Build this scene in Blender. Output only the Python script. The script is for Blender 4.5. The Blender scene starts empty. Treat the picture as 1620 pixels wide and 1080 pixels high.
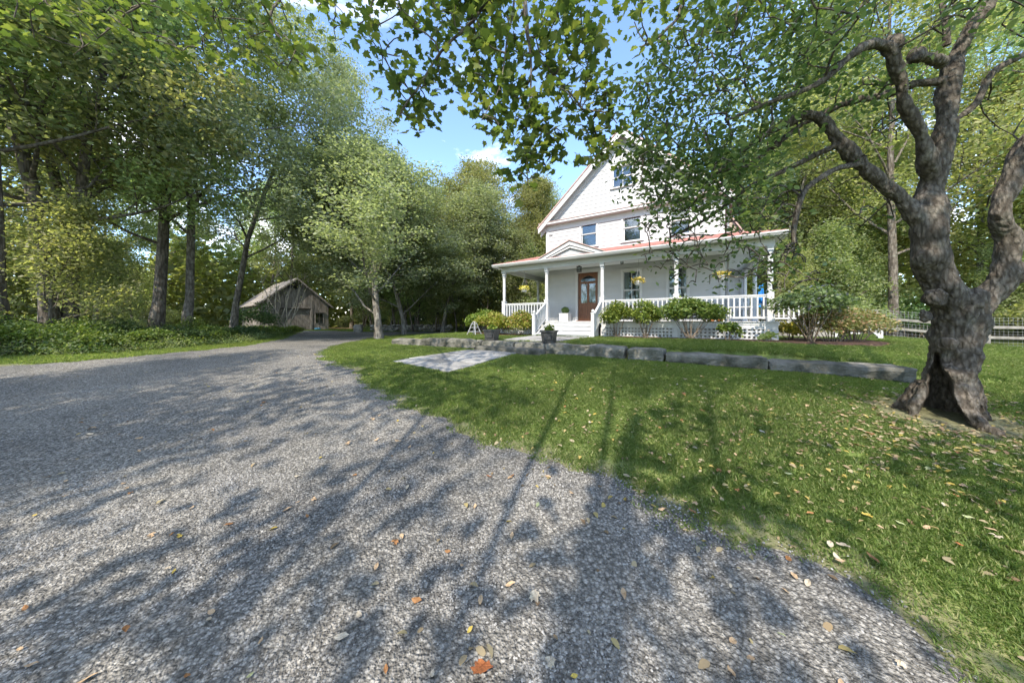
import bpy, math, random
import numpy as np
from mathutils import Vector, Matrix, noise as mnoise
from mathutils.geometry import tessellate_polygon

S = bpy.context.scene
COL = S.collection
R = math.radians

# ------------------------------------------------------------------ camera
CAM_Z = 1.45
F = 480.0            # focal length in photograph pixels (1620 wide)
HX, HY = 810.0, 508.0
cam = bpy.data.cameras.new('camera'); camo = bpy.data.objects.new('camera', cam); COL.objects.link(camo)
camo.location = (0, 0, CAM_Z); camo.rotation_euler = (R(90), 0, 0)
cam.sensor_width = 36; cam.lens = 36 * F / 1620; cam.shift_y = -32 / 1620
cam.clip_start = 0.05; cam.clip_end = 1500
S.camera = camo

# ------------------------------------------------------------------ sky, sun, exposure
SUN_AZ = Vector((-0.42, -0.907)); SUN_EL = R(45)
w = bpy.data.worlds.new('World'); S.world = w; w.use_nodes = True
nt = w.node_tree; nt.nodes.clear()
out = nt.nodes.new('ShaderNodeOutputWorld'); bg = nt.nodes.new('ShaderNodeBackground')
sky = nt.nodes.new('ShaderNodeTexSky'); sky.sky_type = 'NISHITA'; sky.sun_disc = False
sky.sun_elevation = SUN_EL; sky.sun_rotation = math.atan2(SUN_AZ.x, SUN_AZ.y)
sky.air_density = 0.9; sky.dust_density = 0.15; sky.ozone_density = 5
tc = nt.nodes.new('ShaderNodeTexCoord'); sx = nt.nodes.new('ShaderNodeSeparateXYZ')
nt.links.new(tc.outputs['Generated'], sx.inputs[0])
zc = nt.nodes.new('ShaderNodeMath'); zc.operation = 'MAXIMUM'; zc.inputs[1].default_value = 0.0
nt.links.new(sx.outputs['Z'], zc.inputs[0])
za = nt.nodes.new('ShaderNodeMath'); za.operation = 'ADD'; za.inputs[1].default_value = 0.22
nt.links.new(zc.outputs[0], za.inputs[0])
dvs = []
for k in 'XY':
    d = nt.nodes.new('ShaderNodeMath'); d.operation = 'DIVIDE'
    nt.links.new(sx.outputs[k], d.inputs[0]); nt.links.new(za.outputs[0], d.inputs[1]); dvs.append(d)
cb = nt.nodes.new('ShaderNodeCombineXYZ')
nt.links.new(dvs[0].outputs[0], cb.inputs[0]); nt.links.new(dvs[1].outputs[0], cb.inputs[1])
cb.inputs[2].default_value = 8.6
nz = nt.nodes.new('ShaderNodeTexNoise'); nz.inputs['Scale'].default_value = 1.25
nz.inputs['Detail'].default_value = 9; nz.inputs['Roughness'].default_value = 0.58; nz.inputs['Distortion'].default_value = 0.5
nt.links.new(cb.outputs[0], nz.inputs['Vector'])
cr = nt.nodes.new('ShaderNodeValToRGB'); cr.color_ramp.elements[0].position = 0.50; cr.color_ramp.elements[1].position = 0.70
cr.color_ramp.elements[0].color = (0, 0, 0, 1); cr.color_ramp.elements[1].color = (0.9, 0.9, 0.9, 1)
nt.links.new(nz.outputs['Fac'], cr.inputs[0])
mx = nt.nodes.new('ShaderNodeMix'); mx.data_type = 'RGBA'
nt.links.new(cr.outputs[0], mx.inputs['Factor']); nt.links.new(sky.outputs[0], mx.inputs['A'])
mx.inputs['B'].default_value = (11, 11.1, 11.3, 1)
nt.links.new(mx.outputs['Result'], bg.inputs['Color']); bg.inputs['Strength'].default_value = 0.13
nt.links.new(bg.outputs[0], out.inputs[0])
sun = bpy.data.lights.new('sun', 'SUN'); suno = bpy.data.objects.new('sun', sun); COL.objects.link(suno)
sun.energy = 2.0; sun.angle = R(0.5); sun.color = (1.0, 0.94, 0.85)
sd = Vector((SUN_AZ.x * math.cos(SUN_EL), SUN_AZ.y * math.cos(SUN_EL), math.sin(SUN_EL))).normalized()
suno.rotation_euler = sd.to_track_quat('Z', 'Y').to_euler(); suno.location = sd * 60
S.view_settings.view_transform = 'Standard'; S.view_settings.look = 'None'
S.view_settings.gamma = 1; S.view_settings.use_curve_mapping = False
S.view_settings.exposure = 2.15
S.view_settings.use_white_balance = True; S.view_settings.white_balance_temperature = 7050
S.render.engine = 'CYCLES'
cy = S.cycles; cy.max_bounces = 9; cy.diffuse_bounces = 6; cy.glossy_bounces = 3; cy.transmission_bounces = 7
cy.transparent_max_bounces = 6; cy.use_denoising = True; cy.use_adaptive_sampling = True
try: cy.denoiser = 'OPENIMAGEDENOISE'
except Exception: pass
cy.caustics_reflective = False; cy.caustics_refractive = False

# ------------------------------------------------------------------ layout maths
AU = R(-32)
U = np.array([math.cos(AU), math.sin(AU)]); V = np.array([-U[1], U[0]])
P0 = np.array([3.25, 13.0])           # front door centre on the facade
N0 = float(P0 @ V)                    # 12.75
T0 = float(P0 @ U)
def tn(x, y):                          # world -> house axes (t along the facade, n into the house, n=0 on the facade)
    return x * U[0] + y * U[1] - T0, x * V[0] + y * V[1] - N0
def hw(t, n):                          # house axes -> world x, y
    p = P0 + U * t + V * n; return float(p[0]), float(p[1])
def sstep(a, b, x):
    k = np.clip((x - a) / (b - a), 0, 1); return k * k * (3 - 2 * k)
def ground(x, y):
    x = np.asarray(x, float); y = np.asarray(y, float)
    b = 0.585 * sstep(0.0, 8.5, y + 0.3 * np.clip(x, 0, 12) + 0.03 * np.clip(-x, 0, 30)) - 0.02 * np.clip(x - 10, 0, 30)
    b = b + 0.015 * np.sin(x * 0.9 + 1.3) * np.sin(y * 0.8) + 0.008 * np.sin(x * 2.3) * np.sin(y * 1.9 + 2)
    t, n = tn(x, y)
    top = 0.86 + 0.02 * np.clip(n + 5.3, 0, 2.5)
    r0 = 4.6 + 0.75 * np.clip(n + 5.3, 0, 6)
    a = sstep(-5.2, -4.98, n) * sstep(-7.6, -5.0, t) * (1 - sstep(r0, r0 + 4.0, t)) * (1 - sstep(12, 22, n))
    return b + (np.maximum(top, b) - b) * a
def gz(x, y): return float(ground(x, y))
def px(x, y, Y): return Vector(((x - HX) / F * Y, Y, CAM_Z - (y - HY) / F * Y))
def pg(x, y):                          # where the ray of a photo pixel meets the ground
    Y = 6.0
    lo, hi = 0.5, 120.0
    for _ in range(60):
        m = (lo + hi) / 2
        if CAM_Z - (y - HY) / F * m > gz((x - HX) / F * m, m): lo = m
        else: hi = m
    return ((x - HX) / F * lo, lo)
def sdpoly(x, y, poly):                # signed distance, positive inside
    x = np.asarray(x, float); y = np.asarray(y, float)
    d = np.full(x.shape, 1e9); ins = np.zeros(x.shape, bool)
    n = len(poly)
    for i in range(n):
        ax, ay = poly[i]; bx, by = poly[(i + 1) % n]
        ex, ey = bx - ax, by - ay; wx, wy = x - ax, y - ay
        k = np.clip((wx * ex + wy * ey) / (ex * ex + ey * ey + 1e-12), 0, 1)
        d = np.minimum(d, np.hypot(wx - ex * k, wy - ey * k))
        c = ((ay <= y) & (by > y)) | ((by <= y) & (ay > y))
        with np.errstate(divide='ignore', invalid='ignore'):
            xi = ax + (y - ay) / (by - ay + 1e-15) * ex
        ins ^= c & (x < xi)
    return np.where(ins, d, -d)

# ------------------------------------------------------------------ materials
MATS = {}
def newmat(name):
    m = bpy.data.materials.new(name); m.use_nodes = True
    t = m.node_tree; b = t.nodes['Principled BSDF']; MATS[name] = m
    return m, t, b
def nd(t, typ, **kw):
    n = t.nodes.new(typ)
    for k, v in kw.items():
        if k.startswith('i_'): n.inputs[k[2:].replace('_', ' ')].default_value = v
        else: setattr(n, k, v)
    return n
def rampn(t, stops):
    r = nd(t, 'ShaderNodeValToRGB'); e = r.color_ramp.elements
    while len(e) < len(stops): e.new(0.5)
    for el, (p, c) in zip(e, stops): el.position = p; el.color = (*c, 1)
    return r
def pmat(name, c1, c2, scale=6, rough=0.7, bump=0.0, bscale=None, stretch=(1, 1, 1), spec=0.3, lo=0.3, hi=0.7, detail=6, local=False, objrnd=0.0):
    m, t, b = newmat(name)
    if local: g = nd(t, 'ShaderNodeTexCoord'); src = g.outputs['Object']
    else: g = nd(t, 'ShaderNodeNewGeometry'); src = g.outputs['Position']
    mp = nd(t, 'ShaderNodeMapping'); mp.inputs['Scale'].default_value = stretch
    t.links.new(src, mp.inputs[0])
    n1 = nd(t, 'ShaderNodeTexNoise', i_Scale=scale, i_Detail=detail, i_Roughness=0.6)
    t.links.new(mp.outputs[0], n1.inputs['Vector'])
    r = rampn(t, [(lo, c1), (hi, c2)]); t.links.new(n1.outputs['Fac'], r.inputs[0])
    colo = r.outputs[0]
    if objrnd:
        oi = nd(t, 'ShaderNodeObjectInfo'); mr = nd(t, 'ShaderNodeMapRange'); mr.inputs['To Min'].default_value = 1 - objrnd; mr.inputs['To Max'].default_value = 1 + objrnd
        t.links.new(oi.outputs['Random'], mr.inputs['Value'])
        hs = nd(t, 'ShaderNodeHueSaturation'); t.links.new(mr.outputs[0], hs.inputs['Value']); t.links.new(colo, hs.inputs['Color']); colo = hs.outputs[0]
    t.links.new(colo, b.inputs['Base Color'])
    b.inputs['Roughness'].default_value = rough; b.inputs['Specular IOR Level'].default_value = spec
    if bump:
        n2 = nd(t, 'ShaderNodeTexNoise', i_Scale=bscale or scale * 4, i_Detail=8)
        t.links.new(mp.outputs[0], n2.inputs['Vector'])
        bp = nd(t, 'ShaderNodeBump', i_Strength=min(bump, 1.0), i_Distance=0.02)
        t.links.new(n2.outputs['Fac'], bp.inputs['Height']); t.links.new(bp.outputs[0], b.inputs['Normal'])
    return m
def foliage(name, cols, transl=0.35, rough=0.5, objvar=0.12):
    m, t, b = newmat(name)
    at = nd(t, 'ShaderNodeAttribute', attribute_name='rnd')
    n = len(cols); r = rampn(t, [(i / (n - 1), c) for i, c in enumerate(cols)])
    t.links.new(at.outputs['Fac'], r.inputs[0])
    oi = nd(t, 'ShaderNodeObjectInfo'); hs = nd(t, 'ShaderNodeHueSaturation')
    mr = nd(t, 'ShaderNodeMapRange'); mr.inputs['To Min'].default_value = 1 - objvar * 1.6; mr.inputs['To Max'].default_value = 1 + objvar * 1.6
    mh = nd(t, 'ShaderNodeMapRange'); mh.inputs['To Min'].default_value = 0.5 - objvar * 0.12; mh.inputs['To Max'].default_value = 0.5 + objvar * 0.12
    t.links.new(oi.outputs['Random'], mr.inputs['Value']); t.links.new(oi.outputs['Random'], mh.inputs['Value'])
    t.links.new(mr.outputs[0], hs.inputs['Value']); t.links.new(mh.outputs[0], hs.inputs['Hue']); t.links.new(r.outputs[0], hs.inputs['Color'])
    t.links.new(hs.outputs[0], b.inputs['Base Color'])
    b.inputs['Roughness'].default_value = rough; b.inputs['Specular IOR Level'].default_value = 0.35
    tr = nd(t, 'ShaderNodeBsdfTranslucent')
    gm = nd(t, 'ShaderNodeMix', data_type='RGBA', blend_type='MULTIPLY'); gm.inputs['Factor'].default_value = 1
    gm.inputs['B'].default_value = (1.55, 1.65, 0.85, 1); t.links.new(hs.outputs[0], gm.inputs['A'])
    t.links.new(gm.outputs['Result'], tr.inputs['Color'])
    mix = nd(t, 'ShaderNodeMixShader'); mix.inputs[0].default_value = transl
    t.links.new(b.outputs[0], mix.inputs[1]); t.links.new(tr.outputs[0], mix.inputs[2])
    t.links.new(mix.outputs[0], t.nodes['Material Output'].inputs['Surface'])
    return m

pmat('white_paint', (0.375, 0.382, 0.392), (0.415, 0.422, 0.432), 3, 0.45, objrnd=0.03)
pmat('white_trim', (0.43, 0.437, 0.444), (0.475, 0.482, 0.488), 2, 0.4)
pmat('porch_ceiling', (0.62, 0.67, 0.66), (0.68, 0.72, 0.71), 3, 0.5)
pmat('porch_floor', (0.36, 0.36, 0.37), (0.46, 0.46, 0.46), 4, 0.6, 0.1, 50, objrnd=0.05)
pmat('red_roof', (0.27, 0.125, 0.110), (0.36, 0.185, 0.165), 9, 0.75, 0.3, 80, objrnd=0.1)
pmat('roof_edge', (0.30, 0.20, 0.18), (0.38, 0.27, 0.24), 5, 0.7)
pmat('door_wood', (0.095, 0.038, 0.020), (0.175, 0.075, 0.038), 5, 0.35, 0.15, 40, stretch=(6, 6, 0.8))
pmat('black_metal', (0.02, 0.02, 0.022), (0.045, 0.045, 0.045), 12, 0.45, 0.1, 60)
pmat('grey_metal', (0.20, 0.205, 0.215), (0.33, 0.335, 0.345), 10, 0.4)
pmat('room_dark', (0.10, 0.10, 0.10), (0.16, 0.15, 0.14), 2, 0.8)
pmat('curtain', (0.62, 0.62, 0.60), (0.72, 0.71, 0.69), 5, 0.9)
pmat('blind', (0.20, 0.21, 0.23), (0.27, 0.28, 0.30), 5, 0.7)
pmat('granite', (0.036, 0.038, 0.028), (0.19, 0.18, 0.158), 3.2, 0.85, 1.0, 26, lo=0.34, hi=0.72, objrnd=0.25, detail=10)
pmat('flagstone', (0.17, 0.167, 0.162), (0.29, 0.285, 0.275), 5, 0.75, 0.6, 30, objrnd=0.28)
pmat('fieldstone', (0.16, 0.155, 0.14), (0.36, 0.34, 0.31), 4, 0.9, 0.6, 25, objrnd=0.25)
pmat('barn_wood', (0.085, 0.077, 0.070), (0.275, 0.252, 0.23), 4.5, 0.9, 0.5, 20, stretch=(3, 3, 0.35), lo=0.3, hi=0.72, objrnd=0.28)
pmat('barn_roof', (0.13, 0.118, 0.11), (0.25, 0.228, 0.21), 5, 0.9, 0.3, 30, objrnd=0.15)
pmat('fence_wood', (0.12, 0.112, 0.10), (0.22, 0.208, 0.19), 6, 0.9, 0.4, 25, objrnd=0.1)
pmat('mulch', (0.028, 0.016, 0.011), (0.11, 0.062, 0.042), 22, 0.95, 1.0, 60)
pmat('shingle_tan', (0.24, 0.19, 0.155), (0.36, 0.30, 0.25), 6, 0.9, 0.3, 30, objrnd=0.12)
pmat('terracotta', (0.48, 0.17, 0.06), (0.58, 0.23, 0.09), 5, 0.7)
pmat('blue_cloth', (0.02, 0.19, 0.50), (0.03, 0.26, 0.62), 5, 0.85)
pmat('blue_plastic', (0.05, 0.22, 0.36), (0.07, 0.28, 0.42), 5, 0.5)
pmat('birch_stem', (0.26, 0.23, 0.19), (0.50, 0.46, 0.40), 9, 0.8, 0.3, 30)
pmat('shrub_stem', (0.10, 0.075, 0.055), (0.20, 0.16, 0.12), 9, 0.9, 0.3, 40)
pmat('pebble', (0.172, 0.166, 0.156), (0.236, 0.228, 0.215), 1.2, 0.75, objrnd=0.6, lo=0.35, hi=0.65)

def bark(name, c1, c2, c3, vs=(9, 9, 2.2), bstr=1.0, lichen=0.0):
    m, t, b = newmat(name)
    g = nd(t, 'ShaderNodeNewGeometry'); mp = nd(t, 'ShaderNodeMapping'); mp.inputs['Scale'].default_value = vs
    t.links.new(g.outputs['Position'], mp.inputs[0])
    n0 = nd(t, 'ShaderNodeTexNoise', i_Scale=2.0, i_Detail=5); t.links.new(mp.outputs[0], n0.inputs['Vector'])
    mixv = nd(t, 'ShaderNodeMix', data_type='VECTOR'); mixv.inputs['Factor'].default_value = 0.25
    t.links.new(mp.outputs[0], mixv.inputs['A']); t.links.new(n0.outputs['Color'], mixv.inputs['B'])
    vo = nd(t, 'ShaderNodeTexVoronoi', feature='F1'); vo.inputs['Scale'].default_value = 2.6
    t.links.new(mixv.outputs['Result'], vo.inputs['Vector'])
    n2 = nd(t, 'ShaderNodeTexNoise', i_Scale=3.2, i_Detail=9, i_Roughness=0.7); t.links.new(mp.outputs[0], n2.inputs['Vector'])
    n3 = nd(t, 'ShaderNodeTexNoise', i_Scale=3.0, i_Detail=5); t.links.new(g.outputs['Position'], n3.inputs['Vector'])
    r = rampn(t, [(0.25, c1), (0.52, c2), (0.78, c3)])
    ad = nd(t, 'ShaderNodeMath', operation='MULTIPLY_ADD'); ad.inputs[1].default_value = 0.45
    t.links.new(n3.outputs['Fac'], ad.inputs[0]);
    sc = nd(t, 'ShaderNodeMath', operation='MULTIPLY'); sc.inputs[1].default_value = 0.55
    t.links.new(n2.outputs['Fac'], sc.inputs[0]); t.links.new(sc.outputs[0], ad.inputs[2]); t.links.new(ad.outputs[0], r.inputs[0])
    colo = r.outputs[0]
    rc = rampn(t, [(0.25, (1.1, 1.1, 1.1)), (0.68, (0.42, 0.40, 0.38))]); t.links.new(vo.outputs['Distance'], rc.inputs[0])  # crack shade painted into the bark colour, dark where the relief is deep
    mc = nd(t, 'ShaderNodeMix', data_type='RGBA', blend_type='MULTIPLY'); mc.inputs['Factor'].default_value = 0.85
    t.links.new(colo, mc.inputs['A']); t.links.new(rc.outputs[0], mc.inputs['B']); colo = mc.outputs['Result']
    if lichen:
        n4 = nd(t, 'ShaderNodeTexNoise', i_Scale=7.0, i_Detail=6); t.links.new(g.outputs['Position'], n4.inputs['Vector'])
        rr = rampn(t, [(0.55, (0, 0, 0)), (0.66, (lichen, lichen, lichen))]); t.links.new(n4.outputs['Fac'], rr.inputs[0])
        ml = nd(t, 'ShaderNodeMix', data_type='RGBA'); t.links.new(rr.outputs[0], ml.inputs['Factor']); t.links.new(colo, ml.inputs['A'])
        ml.inputs['B'].default_value = (0.36, 0.37, 0.32, 1); colo = ml.outputs['Result']
    t.links.new(colo, b.inputs['Base Color']); b.inputs['Roughness'].default_value = 0.95; b.inputs['Specular IOR Level'].default_value = 0.15
    h = nd(t, 'ShaderNodeMath', operation='ADD'); hv = nd(t, 'ShaderNodeMath', operation='MULTIPLY'); hv.inputs[1].default_value = -1.0; t.links.new(vo.outputs['Distance'], hv.inputs[0]); t.links.new(hv.outputs[0], h.inputs[0]); t.links.new(n2.outputs['Fac'], h.inputs[1])
    bp = nd(t, 'ShaderNodeBump', i_Strength=bstr, i_Distance=0.03); t.links.new(h.outputs[0], bp.inputs['Height']); t.links.new(bp.outputs[0], b.inputs['Normal'])
    return m
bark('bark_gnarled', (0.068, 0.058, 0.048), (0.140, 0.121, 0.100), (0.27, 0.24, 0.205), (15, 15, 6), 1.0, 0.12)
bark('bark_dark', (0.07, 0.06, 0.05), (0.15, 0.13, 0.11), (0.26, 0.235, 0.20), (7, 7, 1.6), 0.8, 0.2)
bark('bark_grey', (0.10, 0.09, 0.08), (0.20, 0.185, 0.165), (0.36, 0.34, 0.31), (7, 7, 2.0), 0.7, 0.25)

foliage('leaf_maple', [(0.052, 0.080, 0.024), (0.076, 0.110, 0.031), (0.108, 0.142, 0.040), (0.165, 0.180, 0.055)], 0.48)
foliage('leaf_dogwood', [(0.050, 0.082, 0.034), (0.075, 0.115, 0.044), (0.115, 0.160, 0.062), (0.175, 0.205, 0.085)], 0.42)
foliage('leaf_forest', [(0.140, 0.175, 0.085), (0.180, 0.220, 0.105), (0.230, 0.270, 0.135), (0.32, 0.34, 0.19)], 0.58, objvar=0.2)
foliage('leaf_pale', [(0.175, 0.195, 0.090), (0.225, 0.245, 0.112), (0.280, 0.295, 0.14), (0.36, 0.345, 0.165)], 0.58, objvar=0.16)
foliage('leaf_silver', [(0.155, 0.180, 0.115), (0.190, 0.220, 0.138), (0.240, 0.268, 0.172), (0.35, 0.37, 0.26)], 0.48, objvar=0.1)
foliage('leaf_rhodo', [(0.050, 0.090, 0.022), (0.08, 0.13, 0.03), (0.12, 0.175, 0.04), (0.21, 0.25, 0.06)], 0.35, objvar=0.05)
foliage('leaf_shrub', [(0.060, 0.095, 0.018), (0.095, 0.145, 0.026), (0.15, 0.205, 0.036), (0.24, 0.27, 0.055)], 0.35, objvar=0.08)
foliage('leaf_dark', [(0.026, 0.055, 0.020), (0.042, 0.082, 0.028), (0.065, 0.112, 0.036), (0.11, 0.16, 0.05)], 0.3, objvar=0.1)
foliage('leaf_yellow', [(0.10, 0.14, 0.025), (0.15, 0.19, 0.03), (0.20, 0.235, 0.04), (0.26, 0.28, 0.05), (0.32, 0.32, 0.07), (0.36, 0.20, 0.10)], 0.38, objvar=0.08)
foliage('leaf_pink', [(0.10, 0.13, 0.04), (0.15, 0.17, 0.055), (0.26, 0.22, 0.10), (0.38, 0.21, 0.145)], 0.35, objvar=0.08)
foliage('leaf_blue', [(0.06, 0.09, 0.035), (0.09, 0.13, 0.05), (0.12, 0.165, 0.06), (0.14, 0.18, 0.07), (0.12, 0.12, 0.17)], 0.35, objvar=0.08)
foliage('flower_yellow', [(0.12, 0.16, 0.03), (0.35, 0.30, 0.04), (0.55, 0.45, 0.06), (0.6, 0.5, 0.25)], 0.3)
foliage('grass_blade', [(0.120, 0.180, 0.052), (0.165, 0.235, 0.068), (0.215, 0.285, 0.092), (0.37, 0.37, 0.20)], 0.5, rough=0.6, objvar=0.0)
foliage('litter', [(0.15, 0.095, 0.055), (0.25, 0.19, 0.115), (0.31, 0.265, 0.17), (0.36, 0.27, 0.06)], 0.2, rough=0.8, objvar=0.0)
for nm, c1, c2 in (('dry_tan', (0.30, 0.20, 0.115), (0.42, 0.31, 0.20)), ('dry_brown', (0.16, 0.075, 0.03), (0.30, 0.15, 0.06)), ('dry_yellow', (0.36, 0.26, 0.05), (0.44, 0.33, 0.08)),
                   ('dry_green', (0.22, 0.25, 0.12), (0.31, 0.33, 0.19)), ('dry_orange', (0.24, 0.075, 0.03), (0.36, 0.13, 0.045)), ('dry_pale', (0.33, 0.28, 0.21), (0.44, 0.385, 0.30))):
    pmat(nm, c1, c2, 40, 0.8, 0.3, 120)

m, t, b = newmat('glass')
gl = nd(t, 'ShaderNodeBsdfGlossy'); gl.inputs['Roughness'].default_value = 0.03; gl.inputs['Color'].default_value = (0.9, 0.93, 0.95, 1)
tp = nd(t, 'ShaderNodeBsdfTransparent'); tp.inputs['Color'].default_value = (0.75, 0.80, 0.80, 1)
lw = nd(t, 'ShaderNodeFresnel'); lw.inputs['IOR'].default_value = 1.75
ms = nd(t, 'ShaderNodeMixShader'); t.links.new(lw.outputs[0], ms.inputs[0]); t.links.new(tp.outputs[0], ms.inputs[1]); t.links.new(gl.outputs[0], ms.inputs[2])
t.links.new(ms.outputs[0], t.nodes['Material Output'].inputs['Surface'])

# gravel sheet: crushed-stone colour with the shade of the gaps painted in, and relief
m, t, b = newmat('gravel')
g = nd(t, 'ShaderNodeNewGeometry')
v1 = nd(t, 'ShaderNodeTexVoronoi', feature='F1'); v1.inputs['Scale'].default_value = 54
v2 = nd(t, 'ShaderNodeTexVoronoi', feature='F1'); v2.inputs['Scale'].default_value = 95
for v_ in (v1, v2): t.links.new(g.outputs['Position'], v_.inputs['Vector'])
sv = nd(t, 'ShaderNodeSeparateColor'); t.links.new(v1.outputs['Color'], sv.inputs[0])
r1 = rampn(t, [(0.0, (0.118, 0.113, 0.105)), (0.5, (0.194, 0.187, 0.175)), (1.0, (0.31, 0.30, 0.282))]); t.links.new(sv.outputs[0], r1.inputs[0])
nl = nd(t, 'ShaderNodeTexNoise', i_Scale=0.7, i_Detail=5); t.links.new(g.outputs['Position'], nl.inputs['Vector'])
r2 = rampn(t, [(0.32, (0.74, 0.75, 0.76)), (0.68, (1.22, 1.19, 1.13))]); t.links.new(nl.outputs['Fac'], r2.inputs[0])
mm = nd(t, 'ShaderNodeMix', data_type='RGBA', blend_type='MULTIPLY'); mm.inputs['Factor'].default_value = 1
rg_ = rampn(t, [(0.30, (1.12, 1.12, 1.12)), (0.64, (0.56, 0.56, 0.56))]); t.links.new(v1.outputs['Distance'], rg_.inputs[0])  # darkens cell borders: painted shade between the stones
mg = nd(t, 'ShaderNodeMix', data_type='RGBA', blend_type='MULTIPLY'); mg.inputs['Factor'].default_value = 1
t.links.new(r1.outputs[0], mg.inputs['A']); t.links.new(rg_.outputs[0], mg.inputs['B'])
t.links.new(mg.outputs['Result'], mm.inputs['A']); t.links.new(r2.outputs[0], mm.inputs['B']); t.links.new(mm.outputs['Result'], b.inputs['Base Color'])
ad = nd(t, 'ShaderNodeMath', operation='ADD'); t.links.new(v1.outputs['Distance'], ad.inputs[0]); t.links.new(v2.outputs['Distance'], ad.inputs[1])
bp = nd(t, 'ShaderNodeBump', i_Strength=0.9, i_Distance=0.012, invert=True); t.links.new(ad.outputs[0], bp.inputs['Height']); t.links.new(bp.outputs[0], b.inputs['Normal'])
b.inputs['Roughness'].default_value = 0.9; b.inputs['Specular IOR Level'].default_value = 0.2

# ground: turf, turning to leaf-strewn soil under the woods (mask in attribute 'wood') and bare at the lawn edge ('bare')
m, t, b = newmat('turf')
g = nd(t, 'ShaderNodeNewGeometry')
n1 = nd(t, 'ShaderNodeTexNoise', i_Scale=1.1, i_Detail=8); n2 = nd(t, 'ShaderNodeTexNoise', i_Scale=30, i_Detail=6); n3 = nd(t, 'ShaderNodeTexNoise', i_Scale=120, i_Detail=3)
for n_ in (n1, n2, n3): t.links.new(g.outputs['Position'], n_.inputs['Vector'])
r1 = rampn(t, [(0.3, (0.11, 0.16, 0.046)), (0.55, (0.155, 0.21, 0.062)), (0.75, (0.25, 0.26, 0.105))]); t.links.new(n1.outputs['Fac'], r1.inputs[0])
r2 = rampn(t, [(0.3, (0.55, 0.55, 0.5)), (0.7, (1.4, 1.35, 1.3))]); t.links.new(n3.outputs['Fac'], r2.inputs[0])
mm = nd(t, 'ShaderNodeMix', data_type='RGBA', blend_type='MULTIPLY'); mm.inputs['Factor'].default_value = 1
t.links.new(r1.outputs[0], mm.inputs['A']); t.links.new(r2.outputs[0], mm.inputs['B'])
rw = rampn(t, [(0.3, (0.045, 0.035, 0.02)), (0.6, (0.12, 0.09, 0.05)), (0.75, (0.06, 0.09, 0.025))]); t.links.new(n2.outputs['Fac'], rw.inputs[0])
aw = nd(t, 'ShaderNodeAttribute', attribute_name='wood'); mw = nd(t, 'ShaderNodeMix', data_type='RGBA')
t.links.new(aw.outputs['Fac'], mw.inputs['Factor']); t.links.new(mm.outputs['Result'], mw.inputs['A']); t.links.new(rw.outputs[0], mw.inputs['B'])
ab = nd(t, 'ShaderNodeAttribute', attribute_name='bare'); mb = nd(t, 'ShaderNodeMix', data_type='RGBA')
rb = rampn(t, [(0.3, (0.085, 0.075, 0.05)), (0.7, (0.20, 0.175, 0.125))]); t.links.new(n2.outputs['Fac'], rb.inputs[0])
t.links.new(ab.outputs['Fac'], mb.inputs['Factor']); t.links.new(mw.outputs['Result'], mb.inputs['A']); t.links.new(rb.outputs[0], mb.inputs['B'])
t.links.new(mb.outputs['Result'], b.inputs['Base Color']); b.inputs['Roughness'].default_value = 0.95; b.inputs['Specular IOR Level'].default_value = 0.1
bp = nd(t, 'ShaderNodeBump', i_Strength=0.8, i_Distance=0.03); t.links.new(n2.outputs['Fac'], bp.inputs['Height']); t.links.new(bp.outputs[0], b.inputs['Normal'])

# ------------------------------------------------------------------ object helpers
def np_mesh(name, verts, faces, mats=None, smooth=False, attrs=None):
    me = bpy.data.meshes.new(name); me.from_pydata([tuple(v) for v in verts], [], faces); me.update()
    if smooth: me.polygons.foreach_set('use_smooth', [True] * len(me.polygons))
    return me
def uniform_mesh(name, verts, faces, smooth=False, face_rnd=None):      # faces: (n,k) int array, fast path
    verts = np.ascontiguousarray(verts, np.float32); faces = np.ascontiguousarray(faces, np.int32)
    me = bpy.data.meshes.new(name); n, k = faces.shape
    me.vertices.add(len(verts)); me.vertices.foreach_set('co', verts.ravel())
    me.loops.add(n * k); me.loops.foreach_set('vertex_index', faces.ravel())
    me.polygons.add(n); me.polygons.foreach_set('loop_start', np.arange(0, n * k, k, dtype=np.int32))
    if smooth: me.polygons.foreach_set('use_smooth', np.ones(n, bool))
    if face_rnd is not None:
        a = me.attributes.new('rnd', 'FLOAT', 'FACE'); a.data.foreach_set('value', np.ascontiguousarray(face_rnd, np.float32))
    me.update(calc_edges=True)
    return me
def addobj(name, me, mat=None, parent=None, loc=None, rz=None):
    o = bpy.data.objects.new(name, me); COL.objects.link(o)
    if mat is not None and me is not None and not me.materials: me.materials.append(MATS[mat])
    if parent is not None: o.parent = parent
    if loc is not None: o.location = loc
    if rz is not None: o.rotation_euler = (0, 0, rz)
    return o
def tag(o, label=None, cat=None, group=None, kind=None):
    if label: o['label'] = label
    if cat: o['category'] = cat
    if group: o['group'] = group
    if kind: o['kind'] = kind
    return o
def thing(name, label, cat, loc=(0, 0, 0), rz=0, group=None):
    o = bpy.data.objects.new(name, None); COL.objects.link(o); o.location = loc; o.rotation_euler = (0, 0, rz)
    o.empty_display_size = 0.2
    return tag(o, label, cat, group)
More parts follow.
